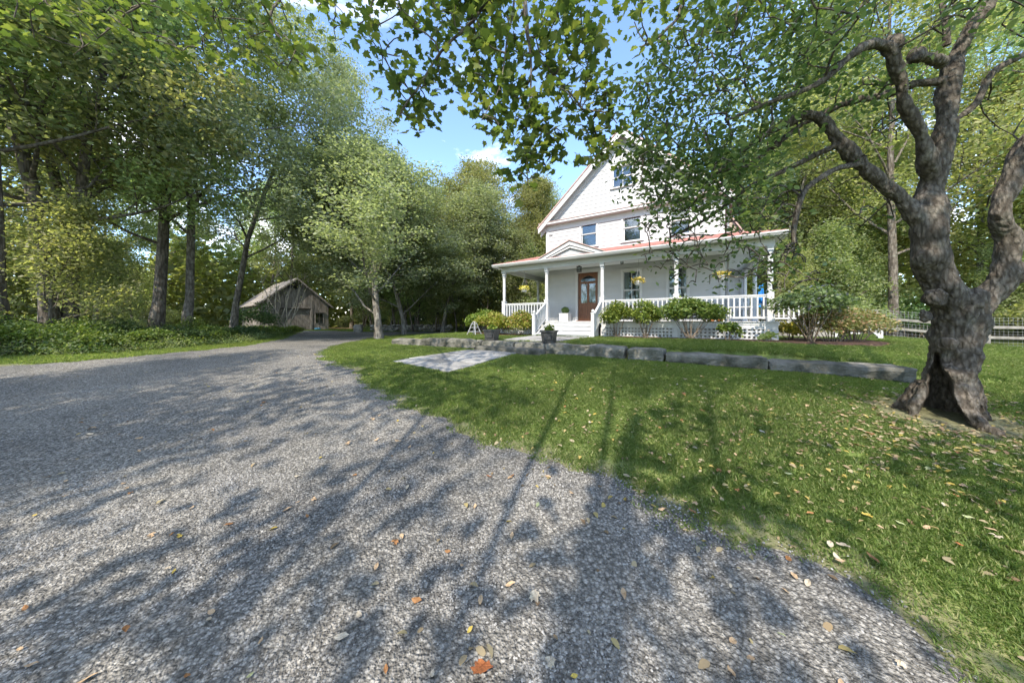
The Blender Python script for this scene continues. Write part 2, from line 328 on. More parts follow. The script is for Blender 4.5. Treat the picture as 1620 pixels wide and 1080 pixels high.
class MB:
    def __init__(s): s.v = []; s.f = []
    def box(s, x0, x1, y0, y1, z0, z1):
        i = len(s.v)
        s.v += [(x0, y0, z0), (x1, y0, z0), (x1, y1, z0), (x0, y1, z0), (x0, y0, z1), (x1, y0, z1), (x1, y1, z1), (x0, y1, z1)]
        s.f += [(i, i + 3, i + 2, i + 1), (i + 4, i + 5, i + 6, i + 7), (i, i + 1, i + 5, i + 4), (i + 1, i + 2, i + 6, i + 5), (i + 2, i + 3, i + 7, i + 6), (i + 3, i, i + 4, i + 7)]
        return s
    def hexa(s, pts):
        i = len(s.v); s.v += [tuple(p) for p in pts]
        s.f += [(i, i + 3, i + 2, i + 1), (i + 4, i + 5, i + 6, i + 7), (i, i + 1, i + 5, i + 4), (i + 1, i + 2, i + 6, i + 5), (i + 2, i + 3, i + 7, i + 6), (i + 3, i, i + 4, i + 7)]
        return s
    def bar(s, a, b, w, h, up=(0, 0, 1)):
        a = Vector(a); b = Vector(b); d = (b - a).normalized(); sd_ = d.cross(Vector(up))
        if sd_.length < 1e-4: sd_ = Vector((1, 0, 0))
        sd_.normalize(); u = sd_.cross(d)
        q = [a + sd_ * (sx_ * w / 2) + u * (sz_ * h / 2) for sx_, sz_ in ((-1, -1), (1, -1), (1, 1), (-1, 1))]
        r = [p + (b - a) for p in q]
        return s.hexa([q[0], q[1], r[1], r[0], q[3], q[2], r[2], r[3]])
    def prism(s, poly, d):       # poly: list of 3D points (planar), extruded along d
        i = len(s.v); n = len(poly); d = Vector(d)
        s.v += [tuple(p) for p in poly] + [tuple(Vector(p) + d) for p in poly]
        s.f += [tuple(range(i + n - 1, i - 1, -1)), tuple(range(i + n, i + 2 * n))]
        for k in range(n): s.f.append((i + k, i + (k + 1) % n, i + n + (k + 1) % n, i + n + k))
        return s
    def lathe(s, prof, sides=12, c=(0, 0), rot=0.0):
        i = len(s.v); n = len(prof)
        for r, z in prof:
            for k in range(sides):
                a = 2 * math.pi * k / sides + rot; s.v.append((c[0] + r * math.cos(a), c[1] + r * math.sin(a), z))
        for j in range(n - 1):
            for k in range(sides):
                k2 = (k + 1) % sides
                s.f.append((i + j * sides + k, i + j * sides + k2, i + (j + 1) * sides + k2, i + (j + 1) * sides + k))
        s.f.append(tuple(range(i + sides - 1, i - 1, -1))); s.f.append(tuple(range(i + (n - 1) * sides, i + n * sides)))
        return s
    def tube(s, pts, rad, sides=6, cap=True):
        v, f = tube_arrays(pts, rad, sides, cap); i = len(s.v)
        s.v += [tuple(p) for p in v]; s.f += [tuple(i + k for k in q) for q in f]
        return s
    def mesh(s, name, smooth=False): return np_mesh(name, s.v, s.f, smooth=smooth)
    def build(s, name, mat, parent=None, smooth=False, loc=None):
        return addobj(name, s.mesh(name, smooth), mat, parent, loc)
def tube_arrays(pts, rad, sides, cap=True):
    P = [Vector(p) for p in pts]; n = len(P); V_ = []; Fc = []
    d0 = (P[1] - P[0]).normalized(); ref = Vector((1, 0, 0)) if abs(d0.x) < 0.8 else Vector((0, 1, 0))
    nrm = (ref - d0 * ref.dot(d0)).normalized()
    cs = [(math.cos(2 * math.pi * k / sides), math.sin(2 * math.pi * k / sides)) for k in range(sides)]
    for i in range(n):
        d = (P[min(i + 1, n - 1)] - P[max(i - 1, 0)]).normalized()
        nrm = (nrm - d * nrm.dot(d))
        nrm = nrm.normalized() if nrm.length > 1e-6 else d.orthogonal().normalized()
        bi = d.cross(nrm)
        for c, s_ in cs: V_.append(P[i] + nrm * (c * rad[i]) + bi * (s_ * rad[i]))
    for i in range(n - 1):
        for k in range(sides):
            k2 = (k + 1) % sides
            Fc.append((i * sides + k, i * sides + k2, (i + 1) * sides + k2, (i + 1) * sides + k))
    if cap and sides > 2:
        Fc.append(tuple(range(sides - 1, -1, -1))); Fc.append(tuple(range((n - 1) * sides, n * sides)))
    return V_, Fc
def copy_tree(o, parent=None):
    c = o.copy(); COL.objects.link(c)
    if parent is not None: c.parent = parent
    for ch in list(o.children): copy_tree(ch, c)
    return c

# leaf templates: outline in local xy (stem at origin, tip +y), unit length
def maple_outline():
    half = [(0.00, 0.0), (0.10, 0.02), (0.30, -0.06), (0.27, 0.12), (0.50, 0.22), (0.40, 0.34), (0.46, 0.58), (0.24, 0.50), (0.17, 0.72), (0.0, 1.0)]
    return np.array(half + [(-x, y) for x, y in half[-2:0:-1]])
def ovate_outline():
    half = [(0, 0), (0.16, 0.15), (0.27, 0.42), (0.22, 0.68), (0.0, 1.0)]
    return np.array(half + [(-x, y) for x, y in half[-2:0:-1]])
DIAMOND = np.array([(0, 0), (0.32, 0.45), (0, 1.0), (-0.32, 0.45)])
LEAF5 = np.array([(0, 0), (0.33, 0.40), (0.10, 1.0), (-0.10, 1.0), (-0.33, 0.40)])
HEX = np.array([(0, 0), (0.30, 0.28), (0.24, 0.68), (0, 1.0), (-0.24, 0.68), (-0.30, 0.28)])
def leaf_mesh(name, pos, nrng, size, outline, tilt=0.7, droop=0.25, sizevar=0.3, rnd_pow=1.0, curl=0.12, outward=None):
    """one n-gon per leaf, laid at pos with a mostly upward normal"""
    pos = np.asarray(pos, float); n = len(pos); k = len(outline)
    nrm = np.stack([nrng.normal(0, tilt, n), nrng.normal(0, tilt, n), np.ones(n) * 0.9], 1)
    if outward is not None: nrm += outward
    nrm /= np.linalg.norm(nrm, axis=1)[:, None]
    a = nrng.uniform(0, 2 * np.pi, n); d = np.stack([np.cos(a), np.sin(a), -droop * np.ones(n) + nrng.normal(0, 0.25, n)], 1)
    d -= nrm * (d * nrm).sum(1)[:, None]; d /= np.linalg.norm(d, axis=1)[:, None]
    s = np.cross(d, nrm)
    sz = size * (1 + nrng.uniform(-sizevar, sizevar, n))
    x = outline[:, 0]; y = outline[:, 1]
    z = curl * (-(y ** 2) * 0.7 + np.abs(x) * 0.9)
    vt = pos[:, None, :] + sz[:, None, None] * (x[None, :, None] * s[:, None, :] + y[None, :, None] * d[:, None, :] + z[None, :, None] * nrm[:, None, :])
    fc = np.arange(n * k).reshape(n, k)
    return uniform_mesh(name, vt.reshape(-1, 3), fc, face_rnd=nrng.uniform(0, 1, n) ** rnd_pow)

# ------------------------------------------------------------------ ground
def axis(lo, hi, step, far_lo, far_hi):
    a = list(np.arange(lo, hi + 1e-6, step)); s = step
    while a[-1] < far_hi: s *= 1.35; a.append(a[-1] + s)
    s = step; b_ = [a[0]]
    while b_[0] > far_lo: s *= 1.35; b_.insert(0, b_[0] - s)
    return np.array(b_[:-1] + a)
def grid_mesh(name, xs, ys, zfun):
    X, Y = np.meshgrid(xs, ys); Z = zfun(X, Y)
    nx, ny = len(xs), len(ys)
    idx = np.arange(nx * ny).reshape(ny, nx)
    fc = np.stack([idx[:-1, :-1], idx[:-1, 1:], idx[1:, 1:], idx[1:, :-1]], -1).reshape(-1, 4)
    return uniform_mesh(name, np.stack([X, Y, Z], -1).reshape(-1, 3), fc, smooth=True), X, Y

RIGHT_PX = [(1560, 1085), (1450, 1008), (1370, 950), (1300, 908), (1230, 872), (1150, 842), (1060, 805), (960, 768), (850, 730), (740, 687), (640, 638), (565, 593), (520, 568), (508, 556), (535, 547), (570, 540), (600, 533), (640, 530), (722, 526.5)]
LEFT_PX = [(722, 524.6), (640, 524.6), (565, 524.8), (520, 523.2), (476, 523.4), (462, 529), (434, 539), (385, 547), (300, 556), (200, 566), (100, 573), (0, 579), (-200, 588)]
DRIVE = [(-1.4, -14), (3.2, -14), (2.9, -4), (2.5, 0.3)] + [pg(*p) for p in RIGHT_PX] + [pg(*p) for p in LEFT_PX] + [(-22, 5.0), (-34, 2.5), (-34, -1), (-16, -1.6), (-7, -2.4), (-2.0, -2.4)]
BED = [hw(*p) for p in [(1.2, -1.6), (1.2, -2.5), (2.4, -2.72), (3.5, -2.65), (5, -2.9), (6.3, -3.25), (7.5, -2.7), (8.3, -1.2), (7.8, 0), (6.2, .3), (6.1, -1.6)]]
BED2 = [hw(*p) for p in [(-1.25, -1.7), (-1.25, -2.9), (-2.3, -3.2), (-3.6, -3.05), (-4.6, -2.2), (-4.6, -.5), (-3.3, -.5), (-3.3, -1.7)]]
PATH = [hw(-1.72, -8.5), (hw(0.02, -8.5)), hw(0.02, -5.75), hw(-1.72, -5.75)]
PATH2 = [hw(-1.25, -4.95), hw(.95, -4.95), hw(1.0, -3.0), hw(-1.05, -3.0)]
HOUSE = [hw(-3.3, -2.0), hw(5.95, -2.0), hw(5.95, 1), hw(7.9, 1), hw(7.9, 10), hw(-3.3, 10)]
def edge_noise(x, y):
    return 0.10 * np.sin(x * 3.1 + 1.7 * np.sin(y * 2.3)) * np.sin(y * 2.7 + 0.6) + 0.05 * np.sin(x * 9.1 + y * 4.3) * np.sin(y * 8.3 - x * 3.0)
def wood_mask(x, y):
    # under the trees left of the drive and behind everything
    lx = np.array([p[0] for p in [pg(*q) for q in LEFT_PX[6:]]]); 
    left = sdpoly(x, y, [pg(476, 522.8), pg(440, 533), pg(385, 543), pg(300, 550), pg(200, 559), pg(0, 570), (-26, 5.5), (-90, 0), (-90, 90), (-30, 90), (-27, 45), (-24, 33)])
    back = sdpoly(x, y, [(-24, 33), (-17, 32), (-12, 26), (-4, 25.5), (4, 27), (24, 30), (40, 12), (90, 12), (90, 120), (-60, 120), (-60, 40)])
    return np.clip(np.maximum(sstep(-0.4, 0.9, left), sstep(-0.5, 2, back)), 0, 1)

xs = axis(-30, 18, 0.2, -420, 420); ys = axis(-6, 34, 0.2, -60, 520)
me, X, Y = grid_mesh('ground', xs, ys, lambda x, y: ground(x, y) + 0.006 * np.sin(x * 7.0) * np.sin(y * 6.1))
a = me.attributes.new('wood', 'FLOAT', 'POINT'); a.data.foreach_set('value', wood_mask(X, Y).astype(np.float32).ravel())
sdD = sdpoly(X, Y, DRIVE)
bare = .75 * np.clip(sstep(-0.45, -0.02, sdD + 2.2 * edge_noise(X, Y)) * (Y < 12), 0, 1)
tx, ty = 5.0, 3.5
bare = np.maximum(bare, 0.75 * (1 - sstep(0.5, 1.5, np.hypot(X - tx, Y - ty + 0.2) + 1.5 * edge_noise(X * 1.7, Y * 1.3))))
a = me.attributes.new('bare', 'FLOAT', 'POINT'); a.data.foreach_set('value', bare.astype(np.float32).ravel())
tag(addobj('ground', me, 'turf'), kind='structure')

def sheet(name, poly, mat, step, top, box, edge=1.0):
    xs_ = np.arange(box[0], box[1], step); ys_ = np.arange(box[2], box[3], step)
    def zf(x, y):
        d = sdpoly(x, y, poly) + edge * edge_noise(x, y)
        return ground(x, y) + np.clip(d * 0.12, -0.09, top) + 0.004 * np.sin(x * 5) * np.sin(y * 4.4)
    Xg, Yg = np.meshgrid(xs_, ys_); Z = zf(Xg, Yg)
    nx, ny = len(xs_), len(ys_); idx = np.arange(nx * ny).reshape(ny, nx)
    fc = np.stack([idx[:-1, :-1], idx[:-1, 1:], idx[1:, 1:], idx[1:, :-1]], -1).reshape(-1, 4)
    d = sdpoly(Xg, Yg, poly).ravel()
    fc = fc[(d[fc] > -0.8).any(1)]
    used = np.unique(fc); remap = np.zeros(nx * ny, int); remap[used] = np.arange(len(used))
    me = uniform_mesh(name, np.stack([Xg, Yg, Z], -1).reshape(-1, 3)[used], remap[fc], smooth=True)
    return tag(addobj(name, me, mat), kind='structure')
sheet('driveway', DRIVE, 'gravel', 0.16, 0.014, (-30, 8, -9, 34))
sheet('mulch_bed', BED, 'mulch', 0.09, 0.03, (3, 13, 4, 13), 0.6)
sheet('mulch_bed', BED2, 'mulch', 0.09, 0.03, (-6, 4, 9, 16), 0.6)
# ------------------------------------------------------------------ farmhouse (local axes: x along facade, y into house, z up from 0.90)
GB = 0.90
DK = 0.55                             # deck level above the local base
house = thing('farmhouse', 'white clapboard farmhouse with wraparound porch and red porch roof', 'house', (P0[0], P0[1], GB), AU)
XL, XR, DEPTH = -1.94, 4.80, 8.5
XC = (XL + XR) / 2
EAVE, APEX = 4.98, 8.10               # roof underside at the wall line / at the ridge
SL = (APEX - EAVE) / (XC - XL)
OPEN = [(-0.44, 0.44, DK, DK + 2.08), (1.45, 2.09, DK + 0.48, DK + 2.0), (3.07, 3.69, DK + 0.48, DK + 2.0)]
OPEN += [(c - 0.33, c + 0.33, DK + 3.2, DK + 4.28) for c in (0.04, 1.79, 3.46)] + [(XC - 0.40, XC + 0.40, DK + 5.45, DK + 6.25)]
# wall core with real openings
outer = [(XL, 0.0), (XR, 0.0), (XR, EAVE), (XC, APEX), (XL, EAVE)]
loops = [[Vector((x, 0, z)) for x, z in outer]] + [[Vector((a_, 0, c_)), Vector((a_, 0, d_)), Vector((b_, 0, d_)), Vector((b_, 0, c_))] for a_, b_, c_, d_ in OPEN]
mb = MB(); flat = [p for l in loops for p in l]
mb.v = [tuple(p) for p in flat]; mb.f = [tuple(t_) for t_ in tessellate_polygon(loops)]
for l in loops[1:]:
    i = len(mb.v); mb.v += [tuple(p) for p in l] + [tuple(p + Vector((0, 0.14, 0))) for p in l]
    for k in range(4): mb.f.append((i + k, i + (k + 1) % 4, i + 4 + (k + 1) % 4, i + 4 + k))
front = mb.build('front_wall', 'white_paint', house)
mb = MB()
i = 0
for x in (XL, XR): mb.box(x - 0.001 if x == XL else x - 0.10, x + 0.10 if x == XL else x + 0.001, 0.004, DEPTH, 0, EAVE + 0.02)
mb.prism([(XL, DEPTH, 0), (XR, DEPTH, 0), (XR, DEPTH, EAVE), (XC, DEPTH, APEX), (XL, DEPTH, EAVE)], (0, 0.1, 0))
mb.build('side_wall', 'white_paint', house)
mb = MB(); mb.box(XL + .1, XR - .1, 0.15, DEPTH, 0.4, 0.5); mb.box(XL + .1, XR - .1, 0.15, DEPTH, 3.25, 3.4); mb.box(XL + .1, XR - .1, 3.0, 3.1, 0.5, 3.25); mb.box(XL + .1, XR - .1, 3.0, 3.1, 3.4, 6.0)
mb.box(XL + .6, XR - .6, 0.15, DEPTH, 5.75, 5.85)
mb.build('interior_floor', 'room_dark', house)
# clapboards, each a wedge
pitch = 0.165
def clap(x0, x1, z):
    m_ = MB(); m_.hexa([(x0, -0.024, z), (x1, -0.024, z), (x1, 0.0015, z), (x0, 0.0015, z), (x0, -0.008, z + pitch + .01), (x1, -0.008, z + pitch + .01), (x1, 0.0015, z + pitch + .01), (x0, 0.0015, z + pitch + .01)])
    m_.build('clapboard', 'white_paint', front)
z = DK + 0.004
while z < APEX - 0.25:
    zm = z + pitch
    lo_, hi_ = XL + 0.09, XR - 0.09
    if zm > EAVE: k = (zm - EAVE) / SL; lo_, hi_ = XL + k + 0.02, XR - k - 0.02
    segs = [(lo_, hi_)]
    for a_, b_, c_, d_ in OPEN:
        if z < d_ + 0.03 and zm > c_ - 0.05:
            ns = []
            for s0, s1 in segs:
                if a_ - 0.07 > s0: ns.append((s0, min(s1, a_ - 0.07)))
                if b_ + 0.07 < s1: ns.append((max(s0, b_ + 0.07), s1))
            segs = [q for q in ns if q[1] - q[0] > 0.03]
    for s0, s1 in segs: clap(s0, s1, z)
    z += pitch
# trim
for x in (XL + 0.05, XR - 0.05): MB().box(x - 0.065, x + 0.065, -0.04, 0.02, 0.0, EAVE - 0.12).build('corner_board', 'white_trim', house)
mb = MB(); mb.box(XL - 0.02, XR + 0.02, -0.05, 0.0, EAVE - 0.32, EAVE - 0.06); mb.build('frieze_board', 'white_trim', house)
mb = MB(); mb.hexa([(XL - .26, -.30, EAVE - .07), (XR + .26, -.30, EAVE - .07), (XR + .26, .0, EAVE - .07), (XL - .26, 0, EAVE - .07), (XL - .26, -.30, EAVE + .01), (XR + .26, -.30, EAVE + .01), (XR + .26, 0, EAVE + .10), (XL - .26, 0, EAVE + .10)])
mb.build('cornice', 'white_trim', house)
mb = MB(); mb.hexa([(XL - .28, -.32, EAVE + .012), (XR + .28, -.32, EAVE + .012), (XR + .2, -.003, EAVE + .105), (XL - .2, -.003, EAVE + .105), (XL - .28, -.32, EAVE + .035), (XR + .28, -.32, EAVE + .035), (XR + .2, -.003, EAVE + .13), (XL - .2, -.003, EAVE + .13)])
mb.build('cornice_flashing', 'roof_edge', house)
OV = 0.30
rk = MB()
for s_ in (-1, 1):
    ex, ez = XC + s_ * (XC - XL + 0.28), EAVE - 0.28 * SL
    # rake board under roof edge
    a_, b_ = (ex, ez), (XC, APEX)
    dn = 0.26
    MB().prism([(ex, -OV - .02, ez + .06), (XC, -OV - .02, APEX + .06), (XC, -OV - .02, APEX + .06 - dn), (ex, -OV - .02, ez + .06 - dn * .9)][::1], (0, 0.05, 0)).build('rake_board', 'white_trim', house)
    MB().prism([(ex, -OV + .03, ez + .0), (XC, -OV + .03, APEX + .0), (XC, -OV + .03, APEX - .03), (ex, -OV + .03, ez - .03)], (0, OV - .03, 0)).build('rake_soffit', 'white_trim', house)
    MB().prism([(ex - s_ * 0, -.05, ez - .04), (XC, -.05, APEX - .04), (XC, -.05, APEX - .29), (ex, -.05, ez - .27)], (0, 0.048, 0)).build('rake_frieze', 'white_trim', house)
    rf = MB().prism([(ex + s_ * .04, -OV - .05, ez + .035), (XC, -OV - .05, APEX + .07), (XC, -OV - .05, APEX + .14), (ex + s_ * .04, -OV - .05, ez + .105)], (0, DEPTH + OV + .35, 0)).build('main_roof', 'roof_edge', house)
# windows
def window(xc, z0, w_, h_, y=0.0, shade='curtain', par=None, munt=True):
    x0, x1, z1 = xc - w_ / 2, xc + w_ / 2, z0 + h_
    c = MB(); cw = 0.075
    c.box(x0 - cw, x0, y - 0.038, y + 0.01, z0 - .01, z1); c.box(x1, x1 + cw, y - 0.038, y + 0.01, z0 - .01, z1)
    c.box(x0 - cw - .015, x1 + cw + .015, y - 0.045, y + 0.01, z1, z1 + .10)
    wo = c.build('window', 'white_trim', par or house)
    MB().box(x0 - cw - .03, x1 + cw + .03, y - 0.075, y + 0.02, z0 - .055, z0 - .0105).build('window_sill', 'white_trim', wo)
    zm = z0 + h_ * 0.5; sf = 0.04
    s = MB()
    for (a_, b_, yy) in ((z0, zm + .015, .055), (zm - .015, z1, .03)):
        s.box(x0, x0 + sf, y + yy, y + yy + .024, a_, b_); s.box(x1 - sf, x1, y + yy, y + yy + .024, a_, b_)
        s.box(x0 + sf, x1 - sf, y + yy, y + yy + .024, a_, a_ + sf); s.box(x0 + sf, x1 - sf, y + yy, y + yy + .024, b_ - sf, b_)
        if munt: s.box(xc - .011, xc + .011, y + yy + .002, y + yy + .022, a_ + sf, b_ - sf)
    s.build('sash', 'white_trim', wo)
    for (a_, b_, yy) in ((z0, zm, .067), (zm, z1, .042)):
        MB().box(x0 + sf - .003, x1 - sf + .003, y + yy, y + yy + .004, a_ + sf - .003, b_ - sf + .003).build('pane', 'glass', wo)
    if shade == 'curtain':
        for s_ in (-1, 1):
            k = MB(); n_ = 9; ww = w_ * 0.30
            xa = x0 if s_ < 0 else x1 - ww
            for j in range(n_):
                u0, u1 = xa + ww * j / n_, xa + ww * (j + 1) / n_
                ya, yb = y + .17 + .018 * (j % 2), y + .17 + .018 * ((j + 1) % 2)
                k.hexa([(u0, ya, z0), (u1, yb, z0), (u1, yb + .004, z0), (u0, ya + .004, z0), (u0, ya, z1), (u1, yb, z1), (u1, yb + .004, z1), (u0, ya + .004, z1)])
            k.build('curtain', 'curtain', wo)
    else:
        k = MB(); nsl = int(h_ / 0.06)
        for j in range(nsl):
            zz = z0 + h_ * j / nsl; k.hexa([(x0, y + .125, zz), (x1, y + .125, zz), (x1, y + .13, zz), (x0, y + .13, zz), (x0, y + .148, zz + .055), (x1, y + .148, zz + .055), (x1, y + .153, zz + .055), (x0, y + .153, zz + .055)])
        k.build('blind', 'blind', wo)
    return wo
window(1.77, DK + .48, .64, 1.52, shade='curtain')
window(3.38, DK + .48, .62, 1.52, shade='curtain')
for c in (0.04, 1.79, 3.46): window(c, DK + 3.2, .66, 1.08, shade='blind', munt=False)
window(XC, DK + 5.45, .80, .80, shade='blind')
# front door
fr = MB()
fr.box(-.55, -.44, -.045, .02, DK, DK + 2.08); fr.box(.44, .55, -.045, .02, DK, DK + 2.08); fr.box(-.58, .58, -.05, .02, DK + 2.08, DK + 2.22)
dfr = fr.build('door_frame', 'white_trim', house)
d = MB(); zb = DK + 0.03; zt = DK + 2.075; x0, x1 = -.435, .435
d.box(x0, x0 + .12, .03, .075, zb, zt); d.box(x1 - .12, x1, .03, .075, zb, zt)
d.box(x0 + .12, x1 - .12, .03, .075, zb, zb + .22); d.box(x0 + .12, x1 - .12, .03, .075, zb + .62, zb + .76); d.box(x0 + .12, x1 - .12, .03, .075, zb + 1.58, zb + 1.68); d.box(x0 + .12, x1 - .12, .03, .075, zt - .12, zt)
d.box(-.045, .045, .03, .075, zb + .76, zb + 1.58)
d.box(x0 + .12, x1 - .12, .05, .07, zb + .22, zb + .62)
door = d.build('front_door', 'door_wood', house)
for a_, b_ in ((x0 + .12, -.045), (.045, x1 - .12)): MB().box(a_ - .003, b_ + .003, .05, .056, zb + .76, zb + 1.58).build('door_pane', 'glass', door)
arch = [(x0 + .12 + (x1 - x0 - .24) * k / 10, zb + 1.68 + .02 + .0) for k in range(11)]
ar = MB()
for k in range(10):
    f0, f1 = k / 10, (k + 1) / 10; xa, xb = x0 + .12 + .63 * f0, x0 + .12 + .63 * f1
    za, zb2 = zt - .12 - .16 * (1 - math.sin(math.pi * f0)), zt - .12 - .16 * (1 - math.sin(math.pi * f1))
    ar.hexa([(xa, .035, za), (xb, .035, zb2), (xb, .07, zb2), (xa, .07, za), (xa, .035, zt - .118), (xb, .035, zt - .118), (xb, .07, zt - .118), (xa, .07, zt - .118)])
ar.build('door_arch', 'door_wood', door)
MB().box(x0 + .117, x1 - .117, .055, .06, zb + 1.68, zt - .118).build('fanlight', 'glass', door)
mb = MB(); mb.tube([(x0 + .06, .03, DK + 1.0), (x0 + .06, -.03, DK + 1.0)], [.012, .012], 8); mb.tube([(x0 + .06, -.03, DK + 1.0), (x0 + .06, -.06, DK + 1.0)], [.03, .025], 10); mb.build('door_handle', 'black_metal', door)
MB().box(-.5, .5, -.08, .1, DK + .003, DK + .03).build('threshold', 'door_wood', house)

# porch
PY = -1.80                            # post line
PX = [-3.10, -1.085, 1.11, 3.45, 5.75]
BY = 4.2                              # how far the side arms run back
deck = MB().box(-3.25, 5.92, -1.96, -0.03, DK - .10, DK - .026)
deck.box(-3.25, XL - .03, -0.03, BY, DK - .10, DK - .026); deck.box(XR + .03, 5.92, -0.03, BY, DK - .10, DK - .026)
deck = deck.build('porch_deck', 'white_trim', house)
nb = 76; wbd = (5.92 + 3.25) / nb
fb = MB().box(-wbd / 2 + .002, wbd / 2 - .002, -2.0, -.03, DK - .026, DK).mesh('floor_board')
for k in range(nb): addobj('floor_board', fb, 'porch_floor', deck, (-3.25 + wbd * (k + .5), 0, 0))
for (xa, xb) in ((-3.25, XL - .03), (XR + .03, 5.92)): MB().box(xa, xb, -.028, BY, DK - .026, DK - .001).build('side_floor', 'porch_floor', deck)
# skirt and lattice
MB().box(-3.22, -1.12, -1.945, -1.915, DK - .22, DK - .10).build('skirt_board', 'white_trim', deck)
MB().box(1.12, 5.90, -1.945, -1.915, DK - .22, DK - .10).build('skirt_board', 'white_trim', deck)
MB().box(5.86, 5.905, -1.91, BY, DK - .22, DK - .10).build('skirt_board', 'white_trim', deck)
for x in (1.17, 3.45, 5.83, -3.15, -1.17): MB().box(x - .07, x + .07, -1.955, -1.91, -.12, DK - .22).build('skirt_post', 'white_trim', deck)
def lattice(x0, x1, z0, z1, y, axis_='x'):
    k = MB(); p = .105; s = .050
    x = x0
    while x < x1: k.box(x, min(x + s, x1), y, y + .006, z0, z1); x += p
    z = z0 + .015
    while z < z1: k.box(x0, x1, y - .0065, y - .0005, z, min(z + s, z1)); z += p
    tag(k.build('lattice', 'white_trim', deck), kind='stuff')
lattice(1.24, 3.38, -.10, DK - .22, -1.925); lattice(3.52, 5.76, -.10, DK - .22, -1.925); lattice(-3.08, -1.24, -.10, DK - .22, -1.925)
MB().box(-3.2, 5.85, -.06, -.03, -.2, DK - .11).build('foundation', 'fieldstone', deck)
# posts
pm = MB()
pm.box(-.075, .075, -.075, .075, DK, DK + .82); pm.box(-.088, .088, -.088, .088, DK, DK + .10); pm.box(-.086, .086, -.086, .086, DK + .82, DK + .86)
pm.lathe([(.062, DK + .86), (.068, DK + .90), (.058, DK + .94), (.066, DK + 1.1), (.060, DK + 1.80), (.058, DK + 1.86), (.078, DK + 1.88), (.078, DK + 1.91), (.060, DK + 1.94)], 8, rot=math.pi / 8)
pm.box(-.068, .068, -.068, .068, DK + 1.94, DK + 2.06); pm.box(-.085, .085, -.085, .085, DK + 2.06, DK + 2.09)
pmesh = pm.mesh('porch_post')
for x in PX: addobj('porch_post', pmesh, 'white_trim', house, (x, PY, 0))
for x, y in ((PX[0], 1.4), (PX[0], 4.05), (PX[4], 1.1), (PX[4], 4.05)): addobj('porch_post', pmesh, 'white_trim', house, (x, y, 0))
# beams, ceiling, roof, gutter
bm = MB(); bm.box(PX[0] - .09, PX[4] + .09, PY - .08, PY + .08, DK + 2.09, DK + 2.30)
bm.box(PX[0] - .08, PX[0] + .08, PY + .08, BY, DK + 2.09, DK + 2.30); bm.box(PX[4] - .08, PX[4] + .08, PY + .08, BY, DK + 2.09, DK + 2.30)
bm.build('porch_beam', 'white_trim', house)
ce = MB(); ce.box(PX[0], PX[4], PY, -.045, DK + 2.30, DK + 2.32); ce.box(PX[0], XL - .045, -.045, BY, DK + 2.30, DK + 2.32); ce.box(XR + .045, PX[4], -.045, BY, DK + 2.30, DK + 2.32)
ce.build('porch_ceiling', 'porch_ceiling', house)
GX0, GX1, GY = -3.40, 6.02, -2.18
ZG, ZT = DK + 2.36, DK + 3.0
so = MB(); so.box(GX0 + .02, GX1 - .02, GY + .02, PY - .08, ZG - .06, ZG - .035); so.box(GX0 + .02, PX[0] - .08, PY - .08, BY, ZG - .06, ZG - .035); so.box(PX[4] + .08, GX1 - .02, PY - .08, BY, ZG - .06, ZG - .035)
so.box(PX[0] - .08, PX[4] + .08, PY - .08, PY - .06, DK + 2.30, ZG - .036)
so.build('soffit', 'white_trim', house)
def quad_slab(p, th, name, mat, par):
    q = [Vector(v_) for v_ in p]; n_ = (q[1] - q[0]).cross(q[3] - q[0]).normalized()
    if n_.z < 0: n_ = -n_
    return MB().hexa([v_ for v_ in q] + [v_ + n_ * th for v_ in q]).build(name, mat, par)
roofF = quad_slab([(GX0, GY, ZG), (GX1, GY, ZG), (XR, 0, ZT), (XL, 0, ZT)], .03, 'porch_roof', 'roof_edge', house)
quad_slab([(GX0, BY, ZG), (GX0, GY, ZG), (XL, 0, ZT), (XL, BY, ZT)], .03, 'porch_roof', 'red_roof', house)
quad_slab([(GX1, GY, ZG), (GX1, BY, ZG), (XR, BY, ZT), (XR, 0, ZT)], .03, 'porch_roof', 'red_roof', house)
nrow = 9
for k in range(nrow):
    f0, f1 = k / nrow, (k + 1.12) / nrow
    f1 = min(f1, 1.0)
    lx0, lx1 = GX0 + (XL - GX0) * f0, GX0 + (XL - GX0) * f1; rx0, rx1 = GX1 + (XR - GX1) * f0, GX1 + (XR - GX1) * f1
    y0, y1 = GY * (1 - f0), GY * (1 - f1); z0, z1 = ZG + (ZT - ZG) * f0 + .034, ZG + (ZT - ZG) * f1 + .034
    if k == 0: y0 -= .03
    MB().hexa([(lx0, y0, z0), (rx0, y0, z0), (rx1, y1, z1), (lx1, y1, z1), (lx0, y0, z0 + .02), (rx0, y0, z0 + .02), (rx1, y1, z1 + .003), (lx1, y1, z1 + .003)]).build('shingle_course', 'red_roof', roofF)
gt = MB()
def gutter(a_, b_, nrm_):
    a_ = Vector(a_); b_ = Vector(b_); n_ = Vector(nrm_)
    prof = [(.0, -.10), (.05, -.10), (.10, -.03), (.10, .0), (.085, .0), (.04, -.085), (.0, -.085)]
    i = len(gt.v); m_ = len(prof)
    for p in (a_, b_):
        for o_, z_ in prof: gt.v.append(tuple(p + n_ * o_ + Vector((0, 0, z_))))
    for k in range(m_): gt.f.append((i + k, i + (k + 1) % m_, i + m_ + (k + 1) % m_, i + m_ + k))
gutter((GX0 - .03, GY, ZG + .02), (GX1 + .03, GY, ZG + .02), (0, -1, 0)); gutter((GX0, BY, ZG + .02), (GX0, GY, ZG + .02), (-1, 0, 0)); gutter((GX1, GY, ZG + .02), (GX1, BY, ZG + .02), (1, 0, 0))
gt.build('gutter', 'white_trim', house)
